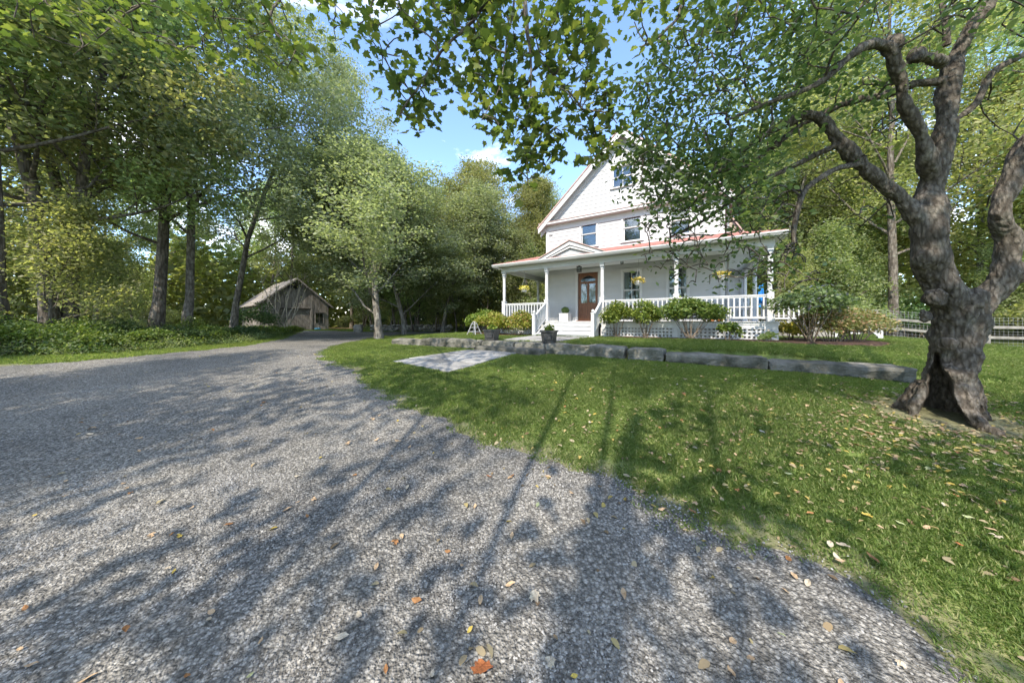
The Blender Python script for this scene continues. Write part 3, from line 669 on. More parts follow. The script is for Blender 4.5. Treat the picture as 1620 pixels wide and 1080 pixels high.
# pediment over the steps
pc, ph, pz, pa = 0.04, 1.26, ZG + .05, ZG + .56
MB().prism([(pc - ph + .12, GY + .05, pz), (pc + ph - .12, GY + .05, pz), (pc, GY + .05, pa - .06)], (0, .03, 0)).build('pediment', 'white_paint', house)
for s_ in (-1, 1):
    MB().prism([(pc + s_ * ph, GY - .06, pz - .02), (pc, GY - .06, pa), (pc, GY - .06, pa - .13), (pc + s_ * (ph - .26), GY - .06, pz - .02)], (0, .11, 0)).build('pediment_trim', 'white_trim', house)
    MB().prism([(pc + s_ * (ph - .33), GY - .03, pz - .0), (pc, GY - .03, pa - .17), (pc, GY - .03, pa - .23), (pc + s_ * (ph - .46), GY - .03, pz)], (0, .06, 0)).build('pediment_trim', 'white_trim', house)
    a_ = Vector((pc + s_ * (ph + .04), GY - .10, pz - .03)); b_ = Vector((pc, GY - .10, pa + .02)); yb = -.05
    MB().hexa([a_, b_, Vector((pc, -.35, pa + .02)), Vector((pc + s_ * (ph + .04), GY + .1, pz - .03)), a_ + Vector((0, 0, .035)), b_ + Vector((0, 0, .035)), Vector((pc, -.35, pa + .055)), Vector((pc + s_ * (ph + .04), GY + .1, pz + .005))]).build('pediment_roof', 'roof_edge', house)
# railings
bal = MB().box(-.018, .018, -.018, .018, 0, .60).mesh('baluster')
def railing(a_, b_, z0=DK, hgt=.75):
    a_ = Vector((a_[0], a_[1], 0)); b_ = Vector((b_[0], b_[1], 0)); dv = b_ - a_; L = dv.length
    k = MB(); k.bar(a_ + Vector((0, 0, z0 + hgt - .02)), b_ + Vector((0, 0, z0 + hgt - .02)), .075, .04); k.bar(a_ + Vector((0, 0, z0 + hgt - .06)), b_ + Vector((0, 0, z0 + hgt - .06)), .04, .04); k.bar(a_ + Vector((0, 0, z0 + .10)), b_ + Vector((0, 0, z0 + .10)), .045, .05)
    ro = k.build('railing', 'white_trim', house)
    n_ = int(L / .128)
    for j in range(n_):
        p = a_ + dv * ((j + .5) / n_)
        o = addobj('baluster', bal, 'white_trim', ro, (p.x, p.y, z0 + .10)); o.rotation_euler[2] = math.atan2(dv.y, dv.x)
    return ro
railing((PX[0] + .075, PY), (PX[1] - .075, PY)); railing((PX[2] + .075, PY), (PX[3] - .075, PY)); railing((PX[3] + .075, PY), (PX[4] - .075, PY))
railing((PX[0], PY + .075), (PX[0], 1.325)); railing((PX[0], 1.475), (PX[0], 3.97)); railing((PX[4], PY + .075), (PX[4], -.3))
# front steps
NS = 4; RS = (DK + .03) / NS; RUN = .27
SX0, SX1 = -1.06, 1.07
stair = MB()
for s_ in (SX0 + .05, SX1 - .05): stair.prism([(s_ - .02, -2.0, -.06), (s_ - .02, -2.0 - RUN * NS, -.06), (s_ - .02, -2.0 - RUN * NS, 0.0), (s_ - .02, -2.0, DK - .1)], (.04, 0, 0))
stair = stair.build('stairs', 'white_trim', house)
for k in range(NS):
    zt = DK - RS * (k + 1) + RS; yk = -2.0 - RUN * k
    if k > 0: MB().box(SX0, SX1, yk - .03, yk + RUN - .002, zt - .035, zt).build('tread', 'porch_floor', stair)
    MB().box(SX0 + .02, SX1 - .02, yk - .0, yk + .018, zt - RS + .001, zt - .036).build('riser', 'white_trim', stair)
MB().box(SX0, SX1, -2.03, -1.999, DK - .035, DK - .002).build('tread', 'porch_floor', stair)
NY = -2.0 - RUN * (NS - 1) - .06
nm = MB(); nm.box(-.05, .05, -.05, .05, -.10, .80); nm.box(-.062, .062, -.062, .062, .80, .83); nm.lathe([(.02, .83), (.05, .86), (.056, .885), (.045, .92), (.012, .94)], 10)
nme = nm.mesh('newel_post')
for x in (SX0 - .03, SX1 + .03):
    addobj('newel_post', nme, 'white_trim', house, (x, NY, 0.0))
    k = MB(); a_ = Vector((x, PY - .08, DK + .72)); b_ = Vector((x, NY + .04, .72))
    k.bar(a_, b_, .07, .05); k.bar(a_ - Vector((0, 0, .60)), b_ - Vector((0, 0, .60)), .045, .05)
    ro = k.build('stair_railing', 'white_trim', house)
    for j in range(8):
        p = a_ + (b_ - a_) * ((j + .5) / 8); addobj('baluster', bal, 'white_trim', ro, (p.x, p.y, p.z - .60))
# lanterns
for (x, y, sc_) in ((-.12, -.75, 1.0), (1.62, -1.0, .6)):
    l = MB(); l.box(-.03, .03, -.03, .03, -.06, 0); l.box(-.085, .085, -.085, .085, -.09, -.06)
    for sx_ in (-1, 1):
        for sy_ in (-1, 1): l.box(sx_ * .07 - .009, sx_ * .07 + .009, sy_ * .07 - .009, sy_ * .07 + .009, -.27, -.09)
    l.box(-.08, .08, -.08, .08, -.285, -.27)
    lo = l.build('porch_lantern', 'black_metal', house, loc=(x, y, DK + 2.30)); lo.scale = (sc_,) * 3
    MB().box(-.06, .06, -.06, .06, -.265, -.095).build('lantern_glass', 'glass', lo)
    MB().lathe([(.012, -.27), (.018, -.24), (.018, -.17), (.006, -.15)], 8).build('candle', 'white_trim', lo)
# downspout at right corner, small meter plate upper left
mb = MB(); mb.tube([(XR + .10, -.03, .1), (XR + .10, -.03, EAVE - .2), (XR + .2, -.1, EAVE - .05)], [.035, .035, .035], 8); mb.build('downspout', 'grey_metal', house)
MB().box(XL + .14, XL + .30, -.05, -.025, DK + 3.9, DK + 3.94).build('hook_bracket', 'grey_metal', house)
# side wing behind, with sloping roof
WX0, WX1, WY0, WY1 = XR + .1, 5.85, 4.3, 8.4
MB().prism([(WX0, WY0, 0), (WX1, WY0, 0), (WX1, WY0, DK + 3.7), (WX0, WY0, DK + 5.3)], (0, WY1 - WY0, 0)).build('side_wing', 'white_paint', house)
nrow = 26
for k in range(nrow):
    z0 = DK + 2.9 + k * .095; xr = WX1 if z0 + .095 < DK + 3.7 else WX1 - (z0 + .095 - DK - 3.7) / 1.6 * (WX1 - WX0)
    if xr - WX0 < .05: break
    MB().hexa([(WX0, WY0 - .03, z0), (xr, WY0 - .03, z0), (xr, WY0 - .002, z0), (WX0, WY0 - .002, z0), (WX0, WY0 - .01, z0 + .10), (xr, WY0 - .01, z0 + .10), (xr, WY0 - .002, z0 + .10), (WX0, WY0 - .002, z0 + .10)]).build('shingle_course', 'shingle_tan', house)
quad_slab([(WX1 + .15, WY0 - .15, DK + 3.47), (WX1 + .15, WY1, DK + 3.47), (WX0, WY1, DK + 5.32), (WX0, WY0 - .15, DK + 5.32)], .05, 'wing_roof', 'roof_edge', house)
window(5.38, DK + .5, .42, 1.45, y=WY0 - .035, shade='blind', par=house)
# side deck with rail and steps beyond the right-hand porch arm
MB().box(5.93, 7.8, 1.0, 4.2, DK - .14, DK).build('side_deck', 'porch_floor', house)
MB().box(5.95, 7.78, 1.03, 1.06, -.35, DK - .145).build('side_deck_skirt', 'fieldstone', house)
railing((5.95, 1.06), (7.75, 1.06), hgt=.70)
MB().box(7.74, 7.84, 1.01, 1.11, -.3, DK + .84).build('side_newel', 'white_trim', house)
k = MB(); k.bar((7.82, 1.06, DK + .72), (8.75, 1.06, .05), .06, .05); k.box(8.70, 8.80, 1.01, 1.11, -.4, .3); k.build('side_stair_rail', 'white_trim', house)
for j in range(3): MB().box(7.82 + .27 * j, 8.10 + .27 * j, 1.1, 2.4, DK - .18 * (j + 1) - .04, DK - .18 * (j + 1)).build('side_step', 'porch_floor', house)

def hz(t_, n_, z_): x, y = hw(t_, n_); return (x, y, z_)
HR = AU
# hanging baskets
def basket(t_, n_, label, seed):
    o = thing('hanging_basket', label, 'flower basket', hz(t_, n_, GB + DK + 1.22), HR, 'hanging baskets along the porch')
    b_ = MB(); b_.lathe([(.07, 0), (.11, .03), (.14, .13), (.145, .15), (.13, .15), (.10, .05), (.06, .04)], 14); b_.build('pot', 'white_trim', o, True)
    wr = MB()
    for k in range(3):
        a_ = 2.1 * k; wr.tube([(.14 * math.cos(a_), .14 * math.sin(a_), .14), (0, 0, .60)], [.004, .004], 4)
    wr.tube([(0, 0, .60), (0, 0, 1.085)], [.006, .006], 5); wr.build('hanger', 'grey_metal', o)
    rg = np.random.default_rng(seed); n = 420
    d_ = rg.normal(0, 1, (n, 3)); d_ /= np.linalg.norm(d_, axis=1)[:, None]; rr = rg.uniform(.4, 1, n)[:, None]
    p = d_ * rr * np.array([.24, .24, .12]) + np.array([0, 0, .17])
    p = p[p[:, 2] > .05]
    addobj('flowers', leaf_mesh('flowers', p, rg, .055, HEX, tilt=.9), 'flower_yellow', o)['kind'] = 'stuff'
basket(-2.16, -1.7, 'white hanging basket of yellow flowers in left end porch bay', 1)
basket(2.31, -1.7, 'white hanging basket of yellow flowers before the window right of the door', 2)
basket(4.65, -1.7, 'white hanging basket of yellow flowers nearest the right corner post', 3)

def foliage_ball(rg, n, rad, c, fill=.55):
    d_ = rg.normal(0, 1, (n, 3)); d_ /= np.linalg.norm(d_, axis=1)[:, None]; rr = rg.uniform(fill, 1, n)[:, None]
    return d_ * rr * np.array(rad) + np.array(c)
# white cube planter with clipped box ball
o = thing('box_planter', 'square white planter with clipped boxwood ball beside the front door', 'planter', hz(-.86, -.42, GB + DK), HR)
b_ = MB(); b_.box(-.19, .19, -.19, .19, 0, .30); b_.box(-.21, .21, -.21, .21, .30, .34); b_.box(-.20, -.15, -.20, .20, 0, .30); b_.box(.15, .20, -.20, .20, 0, .30); b_.build('planter_box', 'white_trim', o)
rg = np.random.default_rng(4)
addobj('boxwood', leaf_mesh('boxwood', foliage_ball(rg, 2600, (.16, .16, .15), (0, 0, .47), .75), rg, .03, HEX, tilt=1.2), 'leaf_dark', o)['kind'] = 'stuff'
# black planters on the wall
def black_planter(t_, n_, label, seed):
    z_ = WALLTOP
    o = thing('metal_planter', label, 'planter', hz(t_, n_, z_), HR + .15, 'black planters flanking the stone steps')
    b_ = MB(); b_.hexa([(-.15, -.15, 0), (.15, -.15, 0), (.15, .15, 0), (-.15, .15, 0), (-.18, -.18, .28), (.18, -.18, .28), (.18, .18, .28), (-.18, .18, .28)])
    b_.build('planter_body', 'black_metal', o)
    MB().box(-.205, .205, -.205, .205, .28, .325).build('planter_rim', 'black_metal', o); MB().box(-.165, .165, -.165, .165, -.0, .035).build('planter_foot', 'black_metal', o)
    for s_ in (-1, 1):
        MB().box(-.10, .10, s_ * .175 - .008, s_ * .175 + .008, .08, .22).build('relief_panel', 'black_metal', o)
    rg = np.random.default_rng(seed)
    p = foliage_ball(rg, 260, (.13, .13, .13), (0, 0, .36), .2); p = p[p[:, 2] > .32]
    addobj('plant', leaf_mesh('plant', p, rg, .07, HEX, tilt=.9), 'leaf_shrub', o)['kind'] = 'stuff'
WALLTOP = 0.875
# porch odds and ends at the right
o = thing('porch_table', 'small white table standing on the right end of the porch', 'table', hz(5.15, -.9, GB + DK), HR)
MB().box(-.30, .30, -.25, .25, .42, .45).build('table_top', 'white_trim', o)
for sx_ in (-1, 1):
    for sy_ in (-1, 1): MB().box(sx_ * .25 - .02, sx_ * .25 + .02, sy_ * .2 - .02, sy_ * .2 + .02, 0, .42).build('leg', 'white_trim', o)
for (t_, n_, s_, lab) in ((4.62, -1.35, 1.0, 'taller orange clay bottle behind the porch railing'), (4.42, -1.30, .78, 'shorter orange clay bottle behind the porch railing')):
    b_ = MB(); b_.lathe([(.05, 0), (.085, .03), (.09, .14), (.06, .22), (.028, .27), (.026, .34), (.036, .35)], 14)
    ob = addobj('clay_bottle', b_.mesh('clay_bottle', True), 'terracotta', None, hz(t_, n_, GB + DK), HR); ob.scale = (s_,) * 3; tag(ob, lab, 'bottle')
# blue towel hanging from a cord on the corner post
b_ = MB(); n_ = 12
for j in range(n_):
    for i_ in range(6):
        f0, f1 = j / n_, (j + 1) / n_; h0, h1 = i_ / 6, (i_ + 1) / 6
        def tp_(f, h): return ((f - .5) * .22 * (1 - .55 * h), .03 * math.sin(f * 14 + h), -0.0 - .62 * (1 - h))
        b_.f.append(tuple(len(b_.v) + q for q in range(4))); b_.v += [tp_(f0, h0), tp_(f1, h0), tp_(f1, h1), tp_(f0, h1)]
b_.tube([(0, 0, -.01), (.05, -.0, .05)], [.006, .006], 5)
tag(addobj('hanging_towel', b_.mesh('blue_towel'), 'blue_cloth', None, hz(5.585, -1.62, GB + DK + 1.02), HR + .3), 'blue cloth hanging beside the right corner porch post', 'towel')
# white porch chair
o = thing('porch_chair', 'white slatted chair at the far right end of the porch', 'chair', hz(5.35, .55, GB + DK), HR)
MB().box(-.24, .24, -.22, .22, .40, .43).build('seat', 'white_trim', o)
for k in range(5): MB().box(-.22 + .095 * k, -.16 + .095 * k, .20, .22, .43, .92).build('back_slat', 'white_trim', o)
for sx_ in (-1, 1):
    for sy_ in (-1, 1): MB().box(sx_ * .21 - .02, sx_ * .21 + .02, sy_ * .19 - .02, sy_ * .19 + .02, 0, .40).build('leg', 'white_trim', o)

# ------------------------------------------------------------------ granite retaining wall, step, paths
def rough_block(x0, x1, y0, y1, z0, z1, seed, amp=.035, nx=None):
    """irregular quarried block: subdivided box pushed about by noise"""
    Lx = x1 - x0; nx = nx or max(4, int(Lx / .12)); ny, nz_ = 5, 5
    vs, fs, ix = [], [], {}
    def vid(i, j, k):
        if (i, j, k) not in ix:
            p = Vector((x0 + Lx * i / nx, y0 + (y1 - y0) * j / ny, z0 + (z1 - z0) * k / nz_))
            q = Vector((p.x * 2.1 + seed * 7.3, p.y * 3.1, p.z * 4.0)); d_ = mnoise.noise_vector(q) * amp + mnoise.noise_vector(q * 3.3) * amp * .45
            ex = (i in (0, nx)) + (j in (0, ny)) + (k in (0, nz_))
            c = Vector(((x0 + x1) / 2, (y0 + y1) / 2, (z0 + z1) / 2))
            if ex >= 2:
                sh = .015 * (ex - 1); p = Vector((p.x - math.copysign(sh if i in (0, nx) else 0, p.x - c.x), p.y - math.copysign(sh if j in (0, ny) else 0, p.y - c.y), p.z - math.copysign(sh if k in (0, nz_) else 0, p.z - c.z)))
            ix[(i, j, k)] = len(vs); vs.append(p + Vector((d_.x * .9, d_.y, d_.z * .6)))
        return ix[(i, j, k)]
    for i in range(nx):
        for k in range(nz_):
            for j, fl in ((0, 0), (ny, 1)):
                q = (vid(i, j, k), vid(i + 1, j, k), vid(i + 1, j, k + 1), vid(i, j, k + 1)); fs.append(q[::-1] if fl else q)
        for j in range(ny):
            for k, fl in ((0, 1), (nz_, 0)):
                q = (vid(i, j, k), vid(i + 1, j, k), vid(i + 1, j + 1, k), vid(i, j + 1, k)); fs.append(q[::-1] if fl else q)
    for j in range(ny):
        for k in range(nz_):
            for i, fl in ((0, 1), (nx, 0)):
                q = (vid(i, j, k), vid(i, j + 1, k), vid(i, j + 1, k + 1), vid(i, j, k + 1)); fs.append(q[::-1] if fl else q)
    return np_mesh('stone', vs, fs)
wx, wy = hw(0, -5.3)
wall = thing('retaining_wall', 'long low granite block retaining wall along the front terrace', 'stone wall', (wx, wy, 0), HR)
rr = random.Random(5)
cuts = [(-5.75, -4.2), (-4.19, -3.0), (-2.99, -1.5), (-1.49, -.35), (-.34, .62), (.63, 2.65), (2.66, 3.45), (3.46, 5.15), (5.16, 6.95)]
for k, (a_, b_) in enumerate(cuts):
    xm = (a_ + b_) / 2; gx_, gy_ = hw(xm, -5.3 - .35)
    base = gz(gx_, gy_) - .12
    top = 0.85 if k < 6 else 0.845 - .02 * (k - 5)
    if k in (0,): top = .80
    if k == 7: top = .79
    if k == 8: top = .735
    ysh = rr.uniform(-.05, .05); a_ += .004; b_ -= .004
    tp = 0.868 if k in (2, 3, 4) else top + rr.uniform(-.03, .02)
    if k in (2, 3, 4): ysh = 0
    o = addobj('stone_block', rough_block(a_, b_, -.21 + ysh, .27 + ysh, base, tp, k + 1, .022 if k in (3, 4) else .07), 'granite', wall)
gx_, gy_ = hw(-.4, -5.7)
o = addobj('step_slab', rough_block(-1.50, .68, -.56, -.215, gz(gx_, gy_) - .1, gz(gx_, gy_) + .145, 31, .014), 'granite', wall)
black_planter(-1.30, -5.22, 'black square planter on the wall left of the stone step', 11); black_planter(.62, -5.22, 'black square planter on the wall right of the stone step', 12)
# flagstone walks
def flag_walk(poly_t, poly_n, label, seed, nt_, nn_, edge=True):
    rg = random.Random(seed); o = thing('stone_path', label, 'path', (0, 0, 0)); 
    o.location = hz(0, 0, 0); o.rotation_euler = (0, 0, HR)
    t0, t1 = poly_t; n0, n1 = poly_n
    rows = [n0 + (n1 - n0) * k / nn_ for k in range(nn_ + 1)]
    for k in range(nn_):
        c_ = [t0] + sorted(t0 + (t1 - t0) * ((j + rg.uniform(-.22, .22)) / nt_) for j in range(1, nt_)) + [t1]
        for j in range(nt_):
            g_ = .018; a_, b_, y0, y1 = c_[j] + g_, c_[j + 1] - g_, rows[k] + g_, rows[k + 1] - g_
            zs = []
            dz = rg.uniform(-.005, .006)
            P_ = [(a_, y0), (b_, y0), (b_, y1), (a_, y1)]
            tops = []
            for (u_, v_) in P_:
                gx, gy = hw(u_, v_); tops.append(gz(gx, gy) + .032 + dz)
            ch = .008
            inn = [(a_ + ch, y0 + ch), (b_ - ch, y0 + ch), (b_ - ch, y1 - ch), (a_ + ch, y1 - ch)]
            m_ = MB(); m_.v = [(P_[q][0], P_[q][1], tops[q] - .09) for q in range(4)] + [(P_[q][0], P_[q][1], tops[q] - ch) for q in range(4)] + [(inn[q][0], inn[q][1], tops[q]) for q in range(4)]
            m_.f = [(8, 9, 10, 11)] + [(q, (q + 1) % 4, 4 + (q + 1) % 4, 4 + q) for q in range(4)] + [(4 + q, 4 + (q + 1) % 4, 8 + (q + 1) % 4, 8 + q) for q in range(4)]
            m_.build('paving_slab', 'flagstone', o)
flag_walk((-1.70, 0.0), (-8.45, -5.88), 'grey flagstone walk across the lawn below the stone step', 3, 3, 6)
flag_walk((-1.05, 1.0), (-5.02, -3.02), 'grey flagstone landing between the wall and the porch steps', 4, 3, 4)

# ------------------------------------------------------------------ barn
BA = R(50); bl = Vector((-22.3, 26.8)); q_ = (math.cos(BA), math.sin(BA))
barn = thing('old_barn', 'weathered grey board barn with gable end at the end of the drive', 'barn', (bl.x, bl.y, 0.50), BA)
BW, BD, BH, BR = 5.5, 8.0, 2.62, 5.0       # local x across gable, y into barn
bs = (BR - BH) / (BW / 2)
MB().prism([(0.04, 0.8, 0), (BW - .04, 0.8, 0), (BW - .04, 0.8, BH - .03), (BW / 2, 0.8, BR - .05), (0.04, 0.8, BH - .03)], (0, BD - .85, 0)).build('barn_core', 'room_dark', barn)
rb_ = random.Random(8); nb = 27; bw = BW / nb
DX0, DX1, DZ = 1.25, 3.95, 2.28
WXa, WXb, WZa, WZb = 4.35, 5.0, .75, 1.72
for k in range(nb):
    x0, x1 = bw * k + .006, bw * (k + 1) - .006; xm = (x0 + x1) / 2
    top = lambda x: BH + (BW / 2 - abs(x - BW / 2)) * bs - .02
    zr = [(0.02 + rb_.uniform(0, .06), None)]
    if DX0 < xm < DX1: zr = [(DZ, None)]
    if WXa < xm < WXb: zr = [(0.03, WZa), (WZb, None)]
    if abs(xm - BW / 2 + .28) < .36: zr = [(a_, BR - 1.0) if a_ < BR - 1 else (a_, None) for a_, b_ in zr]
    for a_, b_ in zr:
        t0, t1 = (top(x0), top(x1)) if b_ is None else (b_, b_); yy = rb_.uniform(-.012, .008)
        MB().hexa([(x0, -.02 + yy, a_), (x1, -.02 + yy, a_), (x1, .035, a_), (x0, .035, a_), (x0, -.02 + yy, t0), (x1, -.02 + yy, t1), (x1, .035, t1), (x0, .035, t0)]).build('barn_board', 'barn_wood', barn)
for k in range(40):
    yk = BD / 40 * k
    MB().box(-.02, .035, yk + .006, yk + .19, .02, BH - .02).build('barn_board', 'barn_wood', barn)
    MB().box(BW - .035, BW + .02, yk + .006, yk + .19, .02, BH - .02).build('barn_board', 'barn_wood', barn)
# sliding door with diagonal planks
dd = MB().box(DX0, DX1, .16, .20, .04, DZ - .22).build('barn_door', 'barn_wood', barn)
ncd = 13
for half in (0, 1):
    xa, xb = (DX0 + .05, (DX0 + DX1) / 2 - .02) if half == 0 else ((DX0 + DX1) / 2 + .02, DX1 - .05)
    for k in range(ncd):
        # clip a diagonal strip to the panel
        z0c, z1c = .08, DZ - .24; wd = xb - xa; s0 = -wd + (z1c - z0c + wd) * k / ncd; s1 = -wd + (z1c - z0c + wd) * (k + .9) / ncd
        pts = []
        def lz(s, x): return z0c + s + ((xb - x) if half == 1 else (x - xa))
        poly = [(xa, lz(s0, xa)), (xb, lz(s0, xb)), (xb, lz(s1, xb)), (xa, lz(s1, xa))]
        for lim, sg in ((z0c, 1), (z1c, -1)):
            np_ = []
            for i in range(len(poly)):
                p, q = poly[i], poly[(i + 1) % len(poly)]
                ip, iq = (p[1] - lim) * sg >= 0, (q[1] - lim) * sg >= 0
                if ip: np_.append(p)
                if ip != iq: f = (lim - p[1]) / (q[1] - p[1]); np_.append((p[0] + (q[0] - p[0]) * f, lim))
            poly = np_
            if len(poly) < 3: break
        if len(poly) >= 3: MB().prism([(x, .11, z_) for x, z_ in poly], (0, .048, 0)).build('door_plank', 'barn_wood', dd)
MB().box(DX0 - .3, DX1 + .1, -.05, .0, DZ - .10, DZ - .01).build('door_track', 'barn_wood', barn)
for x in (DX0 - .02, DX1 + .0): MB().box(x, x + .12, -.05, -.022, .02, DZ - .1).build('door_trim', 'barn_wood', barn)
wf = MB(); wf.box(WXa - .06, WXa, -.06, .02, WZa - .06, WZb + .06); wf.box(WXb, WXb + .06, -.06, .02, WZa - .06, WZb + .06); wf.box(WXa, WXb, -.06, .02, WZb, WZb + .07); wf.box(WXa, WXb, -.06, .02, WZa - .06, WZa)
wf.box((WXa + WXb) / 2 - .015, (WXa + WXb) / 2 + .015, -.04, .0, WZa, WZb); wf.box(WXa, WXb, -.039, .0, (WZa + WZb) / 2 - .015, (WZa + WZb) / 2 + .015); wf.box(WXa - .14, WXb + .14, -.2, .02, WZb + .09, WZb + .13)
wfo = wf.build('barn_window', 'barn_wood', barn); MB().box(WXa, WXb, -.02, -.016, WZa, WZb).build('pane', 'glass', wfo)
for s_ in (0, 1):
    xe = -.35 if s_ == 0 else BW + .35; ze = BH - .35 * bs
    rs_ = MB().prism([(xe, -.30, ze), (BW / 2, -.30, BR), (BW / 2, -.30, BR + .06), (xe, -.30, ze + .06)], (0, BD + .6, 0)).build('roof', 'barn_wood', barn)
    nrow = 12
    for k in range(nrow):
        f0, f1 = k / nrow, min(1, (k + 1.15) / nrow); xa, xb = xe + (BW / 2 - xe) * f0, xe + (BW / 2 - xe) * f1; za, zb = ze + (BR - ze) * f0 + .062, ze + (BR - ze) * f1 + .062
        MB().hexa([(xa, -.34, za), (xa, BD + .34, za), (xb, BD + .34, zb), (xb, -.34, zb), (xa, -.34, za + .035), (xa, BD + .34, za + .035), (xb, BD + .34, zb + .006), (xb, -.34, zb + .006)]).build('shingle_course', 'barn_roof', rs_)
    MB().prism([(xe, -.36, ze - .1), (BW / 2, -.36, BR - .1), (BW / 2, -.36, BR + .07), (xe, -.36, ze + .07)], (0, .018, 0)).build('rake_board', 'barn_wood', barn)
o = Vector((bl.x + q_[0] * 4.5 + .35, bl.y + q_[1] * 4.5 - .5))
b_ = MB(); b_.lathe([(.20, 0), (.26, .02), (.27, .16), (.24, .19), (.22, .17), (.20, .05)], 16)
tag(addobj('blue_tub', b_.mesh('blue_tub', True), 'blue_plastic', None, (o.x, o.y, gz(o.x, o.y) + .01)), 'small blue tub on the ground by the barn window', 'tub')

# ------------------------------------------------------------------ dry stone wall by the woods
def stone_mesh(seed, flat=.6):
    vs, fs = [], []
    import bmesh
    bm_ = bmesh.new(); bmesh.ops.create_icosphere(bm_, subdivisions=2, radius=1)
    for v_ in bm_.verts:
        q = v_.co * 1.3 + Vector((seed * 3.1, seed, 0)); d_ = 1 + .32 * mnoise.noise(q) + .12 * mnoise.noise(q * 2.7)
        c = v_.co.copy(); m_ = max(abs(c.x), abs(c.y), abs(c.z)); c = c * (1 - .45) + (c / m_) * .45 * .85
        v_.co = c * d_; v_.co.z *= flat
    me_ = bpy.data.meshes.new('field_stone'); bm_.to_mesh(me_); bm_.free(); me_.materials.append(MATS['fieldstone']); return me_
stones = [stone_mesh(k + 1) for k in range(6)]
A_ = np.array(pg(585, 523.6)); B_ = np.array(pg(714, 523.8)); dl = B_ - A_; LW = np.hypot(*dl); ang = math.atan2(dl[1], dl[0])
sw = thing('field_stone_wall', 'low tumbled dry stone wall at the edge of the woods', 'stone wall', (A_[0], A_[1], gz(*A_)), ang)
rg = random.Random(17)
for lay in range(3):
    x = rg.uniform(0, .2)
    while x < LW:
        s_ = rg.uniform(.15, .24); o = addobj('field_stone', stones[rg.randrange(6)], None, sw)
        o.location = (x + s_, rg.uniform(-.1, .1), .10 + lay * .19 + rg.uniform(-.03, .03)); o.scale = (s_ * 1.15, s_ * rg.uniform(.9, 1.3), s_ * rg.uniform(.75, 1.0)); o.rotation_euler = (rg.uniform(-.3, .3), rg.uniform(-.25, .25), rg.uniform(-.6, .6))
        x += s_ * 2.0
bp_ = pg(567, 525.5); o = addobj('boulder', stone_mesh(12, .85), None, None, (bp_[0], bp_[1], gz(*bp_) + .25)); o.scale = (.36, .4, .5)
tag(o, 'rounded grey boulder at the left end of the dry stone wall', 'boulder')

# ------------------------------------------------------------------ split-rail fence with wire
fe = thing('rail_fence', 'grey two-rail wooden fence backed with wire mesh beyond the lawn', 'fence', (0, 0, 0))
fp = np.array([15.5, 12.9]); posts = []
for k in range(-2, 6):
    p = fp + U * 2.8 * k; posts.append((p[0], p[1], gz(*p)))
for (x, y, z_) in posts:
    b_ = MB(); b_.box(-.06, .06, -.05, .05, z_ - .2, z_ + 1.08); b_.hexa([(-.06, -.05, z_ + 1.08), (.06, -.05, z_ + 1.08), (.06, .05, z_ + 1.08), (-.06, .05, z_ + 1.08), (-.03, -.05, z_ + 1.13), (.03, -.05, z_ + 1.13), (.03, .05, z_ + 1.13), (-.03, .05, z_ + 1.13)])
    b_.build('post', 'fence_wood', fe, loc=(x, y, 0)).rotation_euler[2] = HR
for (a_, b_) in zip(posts[:-1], posts[1:]):
    for h_ in (.42, .80):
        MB().bar((a_[0], a_[1], a_[2] + h_), (b_[0], b_[1], b_[2] + h_ + .01), .05, .10).build('rail', 'fence_wood', fe)
wm = MB()
for (a_, b_) in zip(posts[:-1], posts[1:]):
    a_ = Vector(a_) + Vector((V[0], V[1], 0)) * .06; b_ = Vector(b_) + Vector((V[0], V[1], 0)) * .06
    for k in range(12): hh = .04 + .1 * k; wm.bar(a_ + Vector((0, 0, hh)), b_ + Vector((0, 0, hh)), .004, .004)
    for k in range(28): p = a_ + (b_ - a_) * (k / 28); wm.bar(p, p + Vector((0, 0, 1.18)), .004, .004)
tag(wm.build('wire_mesh', 'grey_metal', fe), kind='stuff')
# metal obelisk trellis
ox, oy = hw(-3.5, -3.35)
o = thing('garden_obelisk', 'small grey metal plant trellis beside the yellow-green shrubs', 'trellis', (ox, oy, gz(ox, oy) - .02), HR)
for sx_ in (-1, 1):
    for sy_ in (-1, 1):
        b_ = MB(); b_.tube([(sx_ * .22, sy_ * .2, 0), (sx_ * .12, sy_ * .11, .30), (sx_ * .08, sy_ * .07, .46), (sx_ * .02, sy_ * .02, .56)], [.022, .02, .018, .016], 6); b_.build('leg', 'grey_metal', o)
for zz, rr_ in ((.16, .19), (.32, .13), (.45, .09)):
    pts = [(rr_ * 1.15 * math.cos(a_ * math.pi / 6), rr_ * 1.1 * math.sin(a_ * math.pi / 6), zz) for a_ in range(13)]
    b_ = MB(); b_.tube(pts, [.012] * 13, 5); b_.build('hoop', 'grey_metal', o)
